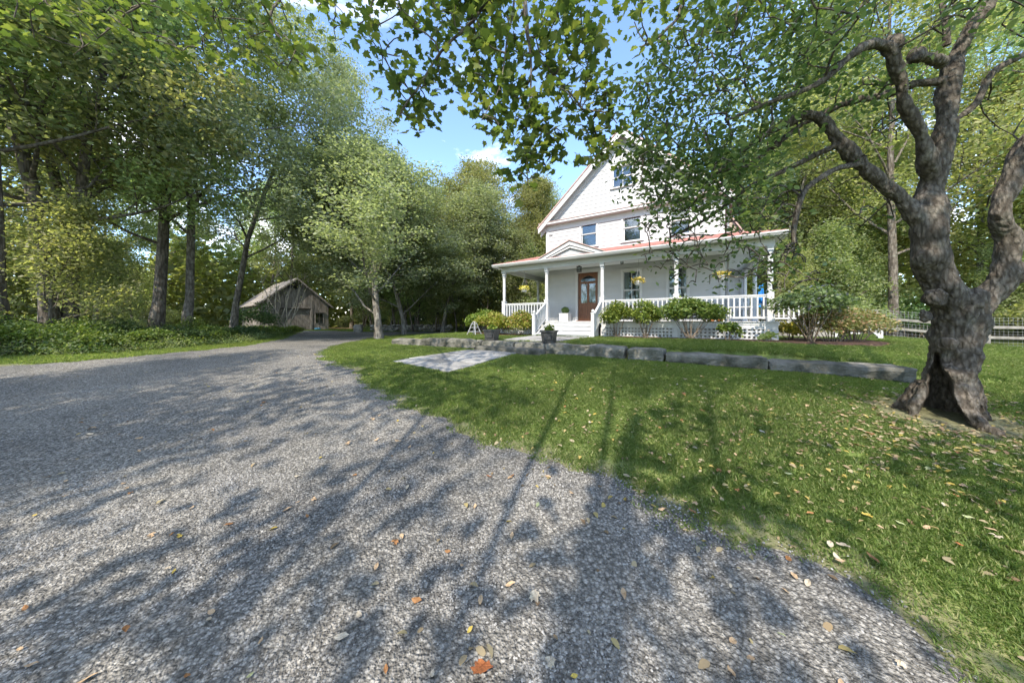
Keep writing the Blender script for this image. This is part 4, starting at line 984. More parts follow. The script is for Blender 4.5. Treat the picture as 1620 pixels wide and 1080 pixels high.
# ------------------------------------------------------------------ trees
class Tubes:
    def __init__(s): s.v = []; s.f4 = []; s.n = 0
    def add(s, pts, rad, sides):
        v, f = tube_arrays(pts, rad, sides, False); s.v += v; s.f4 += [(a + s.n, b + s.n, c + s.n, d + s.n) for a, b, c, d in f]; s.n += len(v)
    def mesh(s, name):
        return uniform_mesh(name, np.array([tuple(p) for p in s.v]), np.array(s.f4), smooth=True)
class Tree:
    def __init__(s, seed): s.r = random.Random(seed); s.g = np.random.default_rng(seed); s.tb = Tubes(); s.br = Tubes(); s.tw = []
    def branch(s, p, d, L, r, lvl, c):
        R_ = s.r; n = c['seg'][lvl]; pts = [p.copy()]; d = d.normalized(); dirs = [d.copy()]
        for i in range(n):
            d = d + Vector((R_.gauss(0, 1), R_.gauss(0, 1), R_.gauss(0, 1))) * c['wob'][lvl] + Vector((0, 0, c['trop'][lvl]))
            d.normalize(); p = p + d * (L / n); pts.append(p.copy()); dirs.append(d.copy())
        tp = c['taper'][lvl]; rad = [r * (1 - (1 - tp) * i / n) for i in range(n + 1)]
        if lvl == 0:
            rad[0] *= 1.45
            (s.tb).add(pts, rad, 12)
        else: s.br.add(pts, rad, c['sides'][lvl])
        last = lvl == c['levels']
        if last:
            for i in range(1, n + 1): s.tw.append(tuple(pts[i]))
            return
        nc = c['kids'][lvl]
        az = R_.uniform(0, 6.28)
        for k in range(nc):
            f = c['start'][lvl] + (1 - c['start'][lvl]) * ((k + R_.uniform(.1, .9)) / nc)
            fi = f * n; i = min(int(fi), n - 1); q = pts[i].lerp(pts[i + 1], fi - i); dd = dirs[min(i + 1, n)]
            az += 2.399 + R_.uniform(-.4, .4); ang_ = c['ang'][lvl] * R_.uniform(.75, 1.25)
            if lvl == 0: ang_ *= c.get('angtop', 1) + (1 - c.get('angtop', 1)) * (1 - f)
            o_ = dd.orthogonal().normalized(); o_.rotate(Matrix.Rotation(az, 3, dd)); nd_ = (dd * math.cos(ang_) + o_ * math.sin(ang_))
            shp = c['shape'](f) if lvl == 0 else (1 - .45 * f)
            s.branch(q, nd_, c['len'][lvl] * shp * R_.uniform(.8, 1.2), max(rad[i] * c['rr'][lvl], .004), lvl + 1, c)
        if lvl > 0 or c.get('lead', True):
            s.branch(pts[-1], dirs[-1], c['len'][lvl] * .5, rad[-1] * .9, lvl + 1, c)
    def crown(s, name, per, spread, size, outline, tilt=.7, flat=.7, **kw):
        tw = np.array(s.tw); n = len(tw) * per
        p = np.repeat(tw, per, 0) + s.g.normal(0, spread, (n, 3)) * np.array([1, 1, flat])
        return leaf_mesh(name, p, s.g, size, outline, tilt=tilt, **kw)
def make_tree(name, seed, c, H, r, per, spread, size, outline, bark_, leafm, lean=(0, 0)):
    t_ = Tree(seed); t_.branch(Vector((0, 0, -.15)), Vector((lean[0], lean[1], 1)), H, r, 0, c)
    return (t_.tb.mesh('trunk'), t_.br.mesh('branches'), t_.crown('crown', per, spread, size, outline, tilt=1.0), bark_, leafm)
def put_tree(proto, name, x, y, s, rz, label, group, sz=None, leafm=None, sink=0.0):
    tm, bm_, cm, bk, lf = proto
    o = thing(name, label, 'tree', (x, y, gz(x, y) - sink), rz, group)
    o.scale = (s, s, sz or s)
    addobj('trunk', tm, bk, o); addobj('branches', bm_, bk, o)['kind'] = 'stuff'
    c = addobj('crown', cm, lf, o); c['kind'] = 'stuff'
    if leafm and leafm != lf:
        c.material_slots[0].link = 'OBJECT'; c.material_slots[0].material = MATS[leafm]
    return o
TALL = dict(levels=3, seg=[9, 6, 5, 3], wob=[.05, .13, .18, .2], trop=[.02, .07, .03, -.02], taper=[.25, .2, .25, .4], sides=[10, 7, 5, 3], kids=[15, 7, 5], start=[.22, .25, .2], ang=[1.15, .8, .7], angtop=.45,
            len=[5.2, 2.3, 1.1], rr=[.42, .5, .5], shape=lambda f: (.62 + .75 * math.sin(math.pi * min(1, (f - .15) * 1.05))) * (1.15 - .45 * f))
FOREST = dict(TALL, kids=[14, 6, 4], start=[.30, .25, .2], len=[3.6, 1.9, 1.0])
OPEN_ = dict(TALL, kids=[17, 8, 5], start=[.14, .2, .2], ang=[1.05, .75, .7], angtop=.4, len=[3.4, 1.6, .8], trop=[.01, .10, .04, 0], shape=lambda f: (.55 + .65 * math.sin(math.pi * min(1, f * 1.0 + .12))) * (1.2 - .6 * f))
SAP = dict(levels=2, seg=[7, 5, 3], wob=[.10, .16, .2], trop=[.02, .05, -.01], taper=[.3, .3, .4], sides=[6, 4, 3], kids=[13, 6], start=[.18, .2], ang=[.95, .8], angtop=.6, len=[1.5, .65], rr=[.5, .5], shape=lambda f: 1.2 - .6 * f)
pA = make_tree('tall', 21, TALL, 15.5, .17, 17, .30, .125, LEAF5, 'bark_dark', 'leaf_forest')
pB = make_tree('tall', 33, TALL, 17.0, .155, 17, .32, .125, LEAF5, 'bark_grey', 'leaf_silver')
pC = make_tree('forest', 45, FOREST, 14.0, .19, 20, .32, .135, LEAF5, 'bark_dark', 'leaf_forest')
pD = make_tree('forest', 57, FOREST, 12.5, .16, 20, .32, .135, LEAF5, 'bark_grey', 'leaf_pale')
pE = make_tree('open', 63, OPEN_, 9.6, .115, 20, .21, .092, LEAF5, 'bark_grey', 'leaf_forest')
pF = make_tree('open', 71, OPEN_, 9.0, .10, 20, .21, .092, LEAF5, 'bark_grey', 'leaf_silver')
pG = make_tree('open', 77, OPEN_, 9.6, .115, 6, .24, .12, LEAF5, 'bark_grey', 'leaf_forest')
pS = make_tree('sapling', 83, SAP, 4.2, .05, 26, .18, .075, LEAF5, 'bark_dark', 'leaf_pale')
pS2 = make_tree('sapling', 91, SAP, 3.6, .045, 28, .20, .08, LEAF5, 'bark_dark', 'leaf_forest')

def at_px(x, Y): return (x - HX) / F * Y
# the two young maples by the drive
put_tree(pE, 'maple_tree', at_px(600, 14.6), 14.6, 1.5, .4, 'round green maple with pale mottled trunk standing alone on the lawn by the drive', None, sz=.92, leafm='leaf_silver')
put_tree(pF, 'maple_tree', at_px(640, 19.5), 19.5, 1.5, 2.1, 'slimmer dark trunked maple just behind the lone lawn maple', None, leafm='leaf_forest', sz=1.02)
put_tree(pF, 'maple_tree', at_px(700, 23.0), 23.0, 1.4, 4.1, 'silvery green tree behind the garden hedge, right of the two lawn maples', None, sz=.92)
# trees left of the drive
LEFTS = [(pA, 243, 13.2, 1.1, .3, 'thick dark trunk tree forking high, left of the barn', None), (pB, 292, 14.5, 1.12, 1.9, 'tall tree with trunk leaning right, just left of the barn', None), (pC, 84, 10.2, 1.1, 2.6, 'dark double stemmed tree near the left edge of the drive', None),
         (pB, 128, 12.5, 1.15, .9, 'tall pale barked tree behind the dark double stemmed one', 'leaf_forest'), (pB, 368, 18.0, 1.08, 3.3, 'tall silvery tree rising behind the bushes left of the barn', None), (pA, 4, 8.6, 1.05, 4.0, 'dark tree at the left edge of the picture', 'leaf_pale')]
for pr, x_, Y_, s_, rz_, lab, lf in LEFTS:
    o = put_tree(pr, 'roadside_tree', at_px(x_, Y_), Y_, s_, rz_, lab, 'tall trees left of the drive', leafm=lf, sz=s_)
    if x_ == 243: o.scale = (s_ * 1.2, s_ * 1.2, s_)
    if x_ == 292: o.rotation_euler = (0, R(13), rz_ * 0)
    if x_ == 84:
        q = put_tree(pr, 'roadside_tree', at_px(106, 10.5), 10.5, 1.0, 5.0, 'slimmer stem right beside the dark double stemmed tree', 'tall trees left of the drive')
rg = random.Random(3)
WOODL = 'one of the tall green trees crowding the woods left of the drive'
for (x_, y_) in [(-27, 11), (-33, 24), (-37, 31), (-29, 37), (-17, 42), (-42, 14), (-25.5, 36), (-20, 38), (-38, 20), (-22, 43)]:
    put_tree(rg.choice([pA, pB, pC, pC, pD]), 'woodland_tree', x_ + rg.uniform(-.8, .8), y_ + rg.uniform(-.8, .8), rg.uniform(.9, 1.25), rg.uniform(0, 6.3), WOODL, 'trees of the woods left of the drive', leafm=rg.choice(['leaf_forest', 'leaf_pale', 'leaf_silver', 'leaf_forest']))
WOODB = 'one of the green trees in the wood line behind the lawn and house'
for (x_, y_) in [(-13, 30), (-10, 33), (-7, 29.5), (-4, 32), (-1.5, 30), (1, 33), (3.5, 31), (6, 34), (-12, 38), (-6, 38), (0, 40), (5, 41), (-17, 36), (-20, 41), (9.5, 32), (13, 33), (10, 40), (-9, 27.5), (-3, 27.5), (1.5, 28)]:
    put_tree(rg.choice([pC, pD, pC, pD, pF]), 'woodland_tree', x_ + rg.uniform(-.8, .8), y_ + rg.uniform(-.6, .6), rg.uniform(.78, 1.02), rg.uniform(0, 6.3), WOODB, 'trees of the wood line behind the house', leafm=rg.choice(['leaf_forest', 'leaf_pale', 'leaf_forest', 'leaf_silver']))
for (x_, y_, s_, lf, lab) in ((-9.5, -4.5, 1.1, 'leaf_forest', 'tree behind the viewer whose shadow dapples the drive'), (-15.5, -3.2, 1.1, 'leaf_pale', 'tree far behind on the left shading the drive'), (-12.5, -7.5, 1.2, 'leaf_forest', 'tree at the back left behind the viewer')):
    put_tree(pG, 'shade_tree', x_, y_, s_, x_, lab, None, leafm=lf)
put_tree(pA, 'shade_tree', at_px(1417, 16.5), 16.5, 1.2, 2.2, 'thick grey mottled trunk tree just behind the rail fence', None, leafm='leaf_pale')
WOODR = 'one of the pale green trees in the woods beyond the rail fence'
for (x_, y_) in [(18, 20), (23, 22), (27, 17.5), (31, 20), (22.5, 27), (29, 26), (16, 26), (35, 14), (38, 19), (34, 26), (26, 12.5), (41, 11), (33, 8.5), (46, 16), (19, 32), (27, 33)]:
    put_tree(rg.choice([pC, pD, pD, pB]), 'woodland_tree', x_ + rg.uniform(-.8, .8), y_ + rg.uniform(-.8, .8), rg.uniform(.9, 1.2), rg.uniform(0, 6.3), WOODR, 'trees of the woods beyond the fence', leafm=rg.choice(['leaf_pale', 'leaf_pale', 'leaf_forest']))
# saplings of the understorey
def sap(x_, y_, s_, lab, grp): put_tree(rg.choice([pS, pS2]), 'sapling', x_, y_, s_, rg.uniform(0, 6.3), lab, grp, leafm=rg.choice(['leaf_pale', 'leaf_forest', 'leaf_forest']))
for (x_, y_) in [(-14.2, 9.8), (-18.5, 13), (-20.5, 16.5), (-26, 22), (-23, 11), (-30, 16)]:
    sap(x_ + rg.uniform(-.5, .5), y_ + rg.uniform(-.5, .5), rg.uniform(.8, 1.4), 'leafy sapling in the undergrowth left of the drive', 'saplings left of the drive')
for (x_, y_) in [(-15.5, 32), (-13, 33), (-11, 29), (-8, 31), (-5.5, 28), (-2.5, 29.5), (.5, 27.5), (2.5, 29), (5, 29.5), (-1, 27), (-6.5, 26.5), (-4.2, 26.6)]:
    sap(x_, y_, rg.uniform(.8, 1.3), 'leafy sapling at the edge of the woods behind the stone wall', 'saplings behind the stone wall')
for (x_, y_, s_) in [(-2.2, 24.2, 1.7), (0.2, 23.0, 1.6), (-4.6, 25.0, 1.9), (1.8, 22.4, 1.5), (-8.5, 27, 2.0), (3.4, 25.5, 2.2), (-0.8, 26, 2.3), (-12.5, 31, 2.3), (-15, 34, 2.4), (-6.4, 25.6, 2.1), (-3.2, 26.4, 2.3), (-10.6, 27.5, 2.2), (-8.2, 25.2, 1.6), (-13.5, 29, 2.0), (4.8, 24, 1.9)]:
    sap(x_, y_, s_, 'big leafy young tree standing before the wood line behind the house', 'young trees before the wood line')
for (x_, y_, s_) in [(12.5, 20, 2.2), (14.5, 22.5, 2.5), (20, 19.5, 2.3), (26, 17, 2.2), (31.5, 14, 2.2)]:
    sap(x_, y_, s_, 'big leafy young tree close behind the rail fence', 'young trees behind the rail fence')
for (x_, y_) in [(16.5, 17), (19, 17.5), (22, 18.5), (25, 16), (28, 14), (24, 20), (30, 16.5), (30, 11.5), (34, 11.5), (15.2, 21)]:
    sap(x_, y_, rg.uniform(.9, 1.5), 'leafy sapling beyond the rail fence', 'saplings beyond the fence')
# far woods, one mass
g_ = np.random.default_rng(9); n = 150000
a_ = g_.uniform(-1.62, 1.62, n); rad = g_.uniform(46, 66, n); X_ = rad * np.sin(a_); Y_ = rad * np.cos(a_)
hgt = 11 + 2.5 * np.sin(a_ * 9) + 1.8 * np.sin(a_ * 23 + 1) + 1.2 * np.sin(a_ * 51) + g_.normal(0, .8, n) - 2.2 * np.exp(-((a_ + .02) / .35) ** 2)
Z_ = g_.uniform(0, 1, n) ** 1.15 * hgt + .3
fw = addobj('far_woods', leaf_mesh('far_woods', np.stack([X_, Y_, Z_], 1), g_, .70, DIAMOND, tilt=.9), 'leaf_pale')
tag(fw, 'distant green mass of woods behind all the trees', 'woods', kind='stuff')

# ------------------------------------------------------------------ crowns grown towards target points
def connect(nodes, rads, targets, tb, r0=.010, sag=.06, g=None, sides=5, order=None, shrink=.62):
    """grow a branch from the nearest existing node to each target"""
    N = [np.array(p, float) for p in nodes]; Rr = list(rads)
    tg = sorted(range(len(targets)), key=lambda i: min(np.linalg.norm(targets[i] - N[k]) for k in range(0, len(N), 2)))
    arr = np.array(N)
    for i in tg:
        tt = np.array(targets[i], float); d_ = np.linalg.norm(arr - tt, axis=1); d_ = d_ + 0.0
        k = int(np.argmin(d_)); L = d_[k]
        if L < .03: continue
        p0 = arr[k]; ra = min(max(r0, .012 * L + .004), Rr[k] * shrink + .002); ns = max(3, int(L / .25) + 2)
        side = g.normal(0, .07 * L, 3)
        pts = []; rds = []
        for j in range(ns + 1):
            f = j / ns; p = p0 + (tt - p0) * f + side * math.sin(math.pi * f) + np.array([0, 0, sag * L * math.sin(math.pi * f)]) + (g.normal(0, .012 * L, 3) if 0 < j < ns else 0)
            pts.append(p); rds.append(ra * (1 - .6 * f) + .003)
        tb.add([Vector(p) for p in pts], rds, sides)
        arr = np.vstack([arr, np.array(pts[1:])]); Rr += rds[1:]
    return arr
def inpoly(g, poly, n):
    xs_ = [p[0] for p in poly]; ys_ = [p[1] for p in poly]; out_ = []
    while len(out_) < n:
        x = g.uniform(min(xs_), max(xs_), 400); y = g.uniform(min(ys_), max(ys_), 400); k = sdpoly(x, y, poly) > 0
        out_ += list(zip(x[k], y[k]))
    return out_[:n]
def limb_px(spec):                     # (px, py, depth, radius px) -> points, radii
    pts, rad = [], []
    for x, y, Y_, r_ in spec:
        p = px(x, y, Y_); pts.append(p); rad.append((.80 if r_ > 36 else .76) * r_ * Y_ / F / math.sqrt(1 + ((x - HX) / F) ** 2))
    return pts, rad
def smooth_path(pts, rad, k=4):
    P = [np.array(p) for p in pts]; o_p, o_r = [], []
    for i in range(len(P) - 1):
        p0, p1, p2, p3 = P[max(i - 1, 0)], P[i], P[i + 1], P[min(i + 2, len(P) - 1)]
        for j in range(k):
            f = j / k; o_p.append(.5 * ((2 * p1) + (-p0 + p2) * f + (2 * p0 - 5 * p1 + 4 * p2 - p3) * f * f + (-p0 + 3 * p1 - 3 * p2 + p3) * f ** 3)); o_r.append(rad[i] * (1 - f) + rad[i + 1] * f)
    o_p.append(P[-1]); o_r.append(rad[-1]); return [Vector(p) for p in o_p], o_r

# --- the old hollow tree on the lawn
gt_ = np.random.default_rng(77)
TB = Vector((px(1495, 660, 3.5).x, 3.5, 0)); TB.z = gz(TB.x, TB.y)
old = thing('hollow_tree', 'old gnarled tree with hollow trunk base leaning over the lawn', 'tree', TB)
LIMBS = dict(
    trunk=[(1493, 690, 3.5, 80), (1494, 662, 3.5, 68), (1499, 632, 3.5, 59), (1504, 598, 3.5, 55), (1512, 555, 3.5, 56), (1515, 515, 3.5, 59), (1518, 490, 3.5, 62), (1520, 470, 3.5, 56)],
    stem=[(1510, 495, 3.5, 52), (1488, 455, 3.5, 44), (1472, 415, 3.5, 40), (1466, 372, 3.5, 41), (1470, 335, 3.5, 40), (1483, 275, 3.5, 31), (1496, 200, 3.5, 28), (1503, 140, 3.5, 28), (1510, 98, 3.5, 26), (1532, 50, 3.45, 20), (1565, 0, 3.4, 18), (1600, -70, 3.3, 14), (1630, -160, 3.2, 9)],
    right=[(1530, 490, 3.5, 46), (1568, 462, 3.5, 38), (1590, 425, 3.45, 33), (1592, 380, 3.45, 31), (1580, 338, 3.4, 29), (1590, 298, 3.4, 30), (1612, 250, 3.35, 31), (1645, 185, 3.3, 28), (1695, 95, 3.2, 24), (1750, 0, 3.1, 18), (1800, -110, 3.0, 12)],
    limb_a=[(1462, 350, 3.5, 30), (1432, 322, 3.52, 23), (1390, 282, 3.56, 20), (1347, 240, 3.6, 18), (1312, 203, 3.65, 16), (1282, 187, 3.7, 14), (1232, 202, 3.8, 10), (1180, 232, 3.95, 8), (1125, 280, 4.1, 5), (1075, 320, 4.2, 2.5)],
    limb_b=[(1478, 285, 3.5, 25), (1455, 225, 3.42, 19), (1432, 172, 3.36, 16), (1416, 120, 3.3, 15), (1402, 76, 3.25, 16), (1374, 72, 3.22, 14), (1340, 95, 3.2, 10), (1290, 135, 3.25, 8), (1225, 160, 3.3, 6), (1150, 190, 3.4, 3)],
    limb_c=[(1495, 128, 3.5, 18), (1450, 132, 3.6, 14), (1400, 150, 3.7, 12), (1332, 166, 3.85, 10), (1270, 197, 4.0, 8), (1200, 250, 4.15, 6), (1130, 300, 4.3, 4), (1070, 340, 4.4, 2)],
    limb_d=[(1508, 195, 3.5, 12), (1545, 165, 3.45, 11), (1570, 118, 3.4, 11), (1622, 84, 3.3, 11), (1700, 30, 3.15, 8), (1780, -60, 3.0, 5)],
    stub=[(1490, 98, 3.5, 17), (1468, 90, 3.45, 15), (1450, 88, 3.42, 12)],
    up=[(1497, 80, 3.5, 12), (1494, 30, 3.5, 8), (1480, -30, 3.6, 6), (1440, -120, 3.8, 4)],
    limb_e=[(1362, 258, 3.58, 10), (1322, 268, 3.5, 8), (1285, 290, 3.42, 7.5), (1266, 320, 3.38, 7), (1257, 358, 3.36, 6.5), (1256, 384, 3.35, 5)],
    limb_f=[(1330, 225, 3.6, 9), (1290, 245, 3.75, 8), (1240, 270, 3.9, 7), (1180, 300, 4.05, 5), (1120, 345, 4.2, 3.5), (1060, 375, 4.3, 2)])
core = MB(); nodes, nrad = [], []
thin = Tubes()
for nm_, sp in LIMBS.items():
    pts, rad = smooth_path(*limb_px(sp))
    # gnarl the path a little
    if nm_ not in ('trunk',):
        pts = [p + mnoise.noise_vector(p * 2.3) * min(.05, rad[i] * .8) for i, p in enumerate(pts)]
    rad = [r_ * (1 + .18 * mnoise.noise(p * 5.0)) for p, r_ in zip(pts, rad)]
    loc = [p - TB for p in pts]
    cut = len(loc)
    for i, r_ in enumerate(rad):
        if r_ < .033: cut = i; break
    if cut > 2: core.tube(loc[:cut + 1], rad[:cut + 1], 14)
    if cut < len(loc) - 1: thin.add(loc[max(cut - 1, 0):], rad[max(cut - 1, 0):], 7)
    if nm_ not in ('trunk', 'stub'):
        for p, r_ in list(zip(loc, rad))[5:]: nodes.append(tuple(p)); nrad.append(r_)
# burls and root flare
def blob(p, r_, sq=(1, 1, 1)): 
    core.lathe([(r_ * math.sin(math.pi * k / 8) * sq[0] + 1e-4, r_ * -math.cos(math.pi * k / 8) * sq[2]) for k in range(9)], 12); n_ = 9 * 12
    for i in range(len(core.v) - n_, len(core.v)): core.v[i] = (core.v[i][0] + p[0], core.v[i][1] + p[1], core.v[i][2] + p[2])
for (x_, y_, Y_, r_) in ((1542, 478, 3.32, .13), (1478, 470, 3.36, .10), (1462, 500, 3.42, .07), (1410, 74, 3.25, .10), (1450, 88, 3.42, .085), (1598, 432, 3.4, .14), (1465, 408, 3.4, .13), (1470, 330, 3.42, .12), (1497, 545, 3.3, .07), (1558, 515, 3.38, .08), (1500, 195, 3.42, .10)):
    bp0 = px(x_, y_, Y_ + .5 * r_) - TB; blob(bp0, r_ * .9, (1, 1, 1.25))
for k in range(9):
    a_ = k * .698 + .25; L_ = .31 + .08 * math.sin(k * 2.4)
    if math.cos(a_ + 1.57 - .35) > .86: continue
    core.tube([(.10 * math.cos(a_), .10 * math.sin(a_), .34), (.24 * math.cos(a_), .24 * math.sin(a_), .10), (L_ * math.cos(a_), L_ * math.sin(a_), -.02), ((L_ + .10) * math.cos(a_ + .15), (L_ + .10) * math.sin(a_ + .15), -.10)], [.13, .095, .05, .02], 10)
tmp = addobj('tmp', core.mesh('tmp'))
rm = tmp.modifiers.new('r', 'REMESH'); rm.mode = 'VOXEL'; rm.voxel_size = .0125; rm.use_smooth_shade = True
dg = bpy.context.evaluated_depsgraph_get(); ev = tmp.evaluated_get(dg); em = bpy.data.meshes.new_from_object(ev)
bpy.data.objects.remove(tmp)
nv = len(em.vertices); co = np.empty(nv * 3, np.float32); em.vertices.foreach_get('co', co); co = co.reshape(-1, 3)
nr = np.empty(nv * 3, np.float32); em.vertices.foreach_get('normal', nr); nr = nr.reshape(-1, 3)
dsp = np.empty(nv)
for i in range(nv):
    p = Vector(co[i]); q = Vector((p.x, p.y, p.z * .55))
    dsp[i] = .040 * mnoise.noise(p * 4.3) + .030 * mnoise.noise(q * 9) - .014 * (1 - abs(mnoise.noise(Vector((p.x * 16, p.y * 16, p.z * 5)))) * 2.2) + .014 * mnoise.noise(q * 28) + .007 * mnoise.noise(p * 60)
thick = np.clip((2.4 - co[:, 2]) / 1.2, .45, 1)
co2 = co + nr * (dsp * thick)[:, None]
# the hollow: a tall split facing the camera
vd = np.array([-TB.x, -TB.y]); vd /= np.linalg.norm(vd); sdv = np.array([-vd[1], vd[0]]) * -1      # sdv: to the right seen from the camera
ax = .035 + .0 * co[:, 2]
lat = co[:, 0] * sdv[0] + co[:, 1] * sdv[1]; fwd = co[:, 0] * vd[0] + co[:, 1] * vd[1]
hz_ = co[:, 2] + .05
cen = .015 + .045 * np.clip(hz_ / .75, 0, 1); half = np.where(hz_ < .78, .150 * (1 - np.clip(hz_ / .78, 0, 1)) ** .85 + .012, 0)
half *= (1 + .25 * np.sin(hz_ * 17) * .5)
ins = (np.abs(lat - cen) < half) & (fwd > -.02) & (co[:, 2] > -.12)
edge = np.clip((half - np.abs(lat - cen)) / .035, 0, 1); edge = edge * edge * (3 - 2 * edge)
depth = np.where(ins, (fwd + .22) * edge, 0)
co2[:, :2] -= vd[None, :] * depth[:, None]
em.vertices.foreach_set('co', co2.astype(np.float32).ravel()); em.update()
em.polygons.foreach_set('use_smooth', np.ones(len(em.polygons), bool))
em.materials.clear()
addobj('trunk', em, 'bark_gnarled', old)
# crown targets
LOC = np.array(TB)
tg = []
POLYS = [([(1000, 150), (1035, 60), (1120, 20), (1260, -20), (1330, 60), (1300, 150), (1230, 230), (1200, 290), (1100, 320), (1040, 320), (985, 290), (1010, 220)], 270, 3.2, 4.5),
         ([(1000, 200), (1150, 200), (1240, 300), (1200, 350), (1080, 345), (1000, 310)], 130, 3.3, 4.3),
         ([(1250, -80), (1800, -160), (1800, 60), (1660, 60), (1560, 40), (1480, 60), (1380, 40), (1300, 60)], 90, 2.6, 4.2),
         ([(1180, 60), (1420, 30), (1420, 130), (1300, 250), (1200, 280)], 60, 3.4, 4.6),
         ([(1530, 90), (1700, 20), (1740, 260), (1640, 330), (1560, 200)], 22, 3.6, 4.6),
         ([(1230, -400), (1900, -500), (1900, -80), (1300, -60)], 60, 2.4, 4.4)]
for poly, n, y0, y1 in POLYS:
    for (x, y) in inpoly(gt_, poly, n): tg.append(np.array(px(x, y, gt_.uniform(y0, y1))) - LOC)
arr = connect(nodes, nrad, tg, thin, g=gt_, sag=.05)
tg = np.array(tg)
nl = 21
lp = np.repeat(tg, nl, 0) + gt_.normal(0, .15, (len(tg) * nl, 3)) * np.array([1, 1, .65])
# bare drooping twigs under the left limb
bare_t = []
for poly, n, y0, y1 in (([(1010, 330), (1250, 300), (1270, 400), (1200, 450), (1060, 450), (1000, 400)], 190, 3.4, 4.3), ([(1180, 380), (1290, 380), (1300, 450), (1200, 475)], 40, 3.3, 3.7), ([(1290, 200), (1420, 170), (1440, 330), (1330, 390)], 26, 3.4, 4.2), ([(1530, 260), (1700, 200), (1700, 420), (1550, 420)], 12, 3.5, 4.2)):
    for (x, y) in inpoly(gt_, poly, n): bare_t.append(np.array(px(x, y, gt_.uniform(y0, y1))) - LOC)
connect([p for p in nodes], nrad, bare_t, thin, g=gt_, r0=.010, sag=.16, sides=4)
bt = np.array(bare_t); k_ = gt_.uniform(0, 1, len(bt)) < .75
lp2 = np.repeat(bt[k_], 4, 0) + gt_.normal(0, .08, (k_.sum() * 4, 3))
addobj('branches', thin.mesh('branches'), 'bark_gnarled', old)['kind'] = 'stuff'
c = addobj('crown', leaf_mesh('crown', np.vstack([lp, lp2]), gt_, .064, ovate_outline(), tilt=.75, droop=.35), 'leaf_dogwood', old); c['kind'] = 'stuff'

# --- the big maple behind the viewer, its boughs hanging into the top of the picture
gm_ = np.random.default_rng(101)
MBP = Vector((-4.2, -9.0, 0)); MBP.z = gz(MBP.x, MBP.y)
mp_ = thing('overhanging_maple', 'big maple whose leafy boughs hang into the top of the view', 'tree', MBP)
trk = Tubes(); brs = Tubes()
def addlimb(tb, pts, rad, sides=9):
    p, r_ = smooth_path(pts, rad); p = [q - MBP + mnoise.noise_vector(q * 1.7) * .05 for q in p]; tb.add(p, r_, sides); return p, r_
tr_p = [MBP + Vector((0, 0, -.2)), MBP + Vector((.05, .1, 1.5)), MBP + Vector((.15, .3, 4)), MBP + Vector((.3, .7, 7)), MBP + Vector((.2, .9, 10)), MBP + Vector((.4, 1.2, 13))]
a_, b_ = addlimb(trk, tr_p, [.46, .34, .30, .25, .17, .07], 14)
nodes = [tuple(p) for p in a_[8:]]; nrad = list(b_[8:])
fork = MBP + Vector((.2, .35, 4.8)); fork2 = MBP + Vector((.3, .7, 6.8))
BOUGHS = [
    [fork, Vector((-2.0, -1.5, 6.6)), Vector((-1.0, 1.2, 6.8)), px(770, -30, 3.5), px(760, 10, 3.5), px(700, 82, 3.5), px(645, 160, 3.55), px(632, 190, 3.6)],
    [fork2, Vector((-1.2, -1.0, 8.0)), Vector((-.2, 1.6, 7.0)), px(828, -40, 3.6), px(836, 60, 3.65), px(880, 115, 3.7), px(925, 180, 3.75), px(955, 235, 3.8)],
    [Vector((-.2, 1.6, 7.0)), px(815, -60, 3.3), px(800, 60, 3.3), px(785, 140, 3.3), px(762, 190, 3.3)],
    [px(828, -40, 3.6), px(840, 90, 3.5), px(838, 160, 3.5), px(834, 240, 3.5), px(836, 290, 3.5)],
    [fork, Vector((-3.6, -1.2, 6.3)), Vector((-3.8, 1.2, 6.4)), px(420, -60, 4.4), px(430, 30, 4.4), px(470, 100, 4.5)],
    [Vector((-3.8, 1.2, 6.4)), px(250, -60, 4.6), px(200, 20, 4.6), px(120, 90, 4.7)],
    [fork2, Vector((.6, -.9, 8.2)), Vector((1.6, 1.2, 7.4)), px(1090, -50, 3.9), px(1060, 40, 3.9), px(1015, 75, 4.0)],
    [Vector((1.6, 1.2, 7.4)), px(1180, -60, 3.8), px(1160, 50, 3.8), px(1140, 90, 3.8)],
    [px(700, -60, 3.9), px(590, 0, 3.9), px(600, 70, 3.9), px(625, 120, 3.9)],
]
BOUGHS[8] = [Vector((-1.0, 1.2, 6.8))] + BOUGHS[8]
RAD0 = [.045, .045, .014, .014, .045, .03, .04, .02, .018]
for bgh, r0_ in zip(BOUGHS, RAD0):
    n = len(bgh); rd = [r0_ * (1 - k / (n - 1)) ** 1.3 + .004 for k in range(n)]
    if n > 5: rd = [r0_, r0_ * .7, r0_ * .45, .018] + [.014 * (1 - k / (n - 4)) + .004 for k in range(n - 4)]
    a_, b_ = addlimb(brs, bgh, rd, 7); nodes += [tuple(p) for p in a_[4:]]; nrad += list(b_[4:])
LOCM = np.array(MBP); tg = []
VIS = [([(575, -40), (560, 40), (590, 110), (640, 190), (665, 205), (690, 150), (720, 90), (760, 40), (760, -40)], 66, 3.3, 4.1), ([(760, -40), (745, 70), (720, 130), (755, 175), (790, 235), (815, 285), (850, 285), (870, 240), (850, 150), (830, 90), (800, -40)], 70, 3.2, 3.9),
       ([(850, -40), (845, 60), (880, 150), (890, 240), (925, 265), (960, 270), (985, 200), (975, 150), (940, 100), (935, -40)], 72, 3.4, 4.0), ([(850, 190), (900, 200), (880, 250), (845, 295), (828, 280)], 14, 3.4, 3.7),
       ([(-60, -60), (560, -60), (560, 40), (480, 130), (380, 110), (250, 70), (-60, 60)], 105, 3.9, 5.2), ([(985, -50), (1340, -50), (1300, 40), (1180, 75), (1110, 50), (1050, 80), (1010, 60), (990, 20)], 46, 3.6, 4.3)]
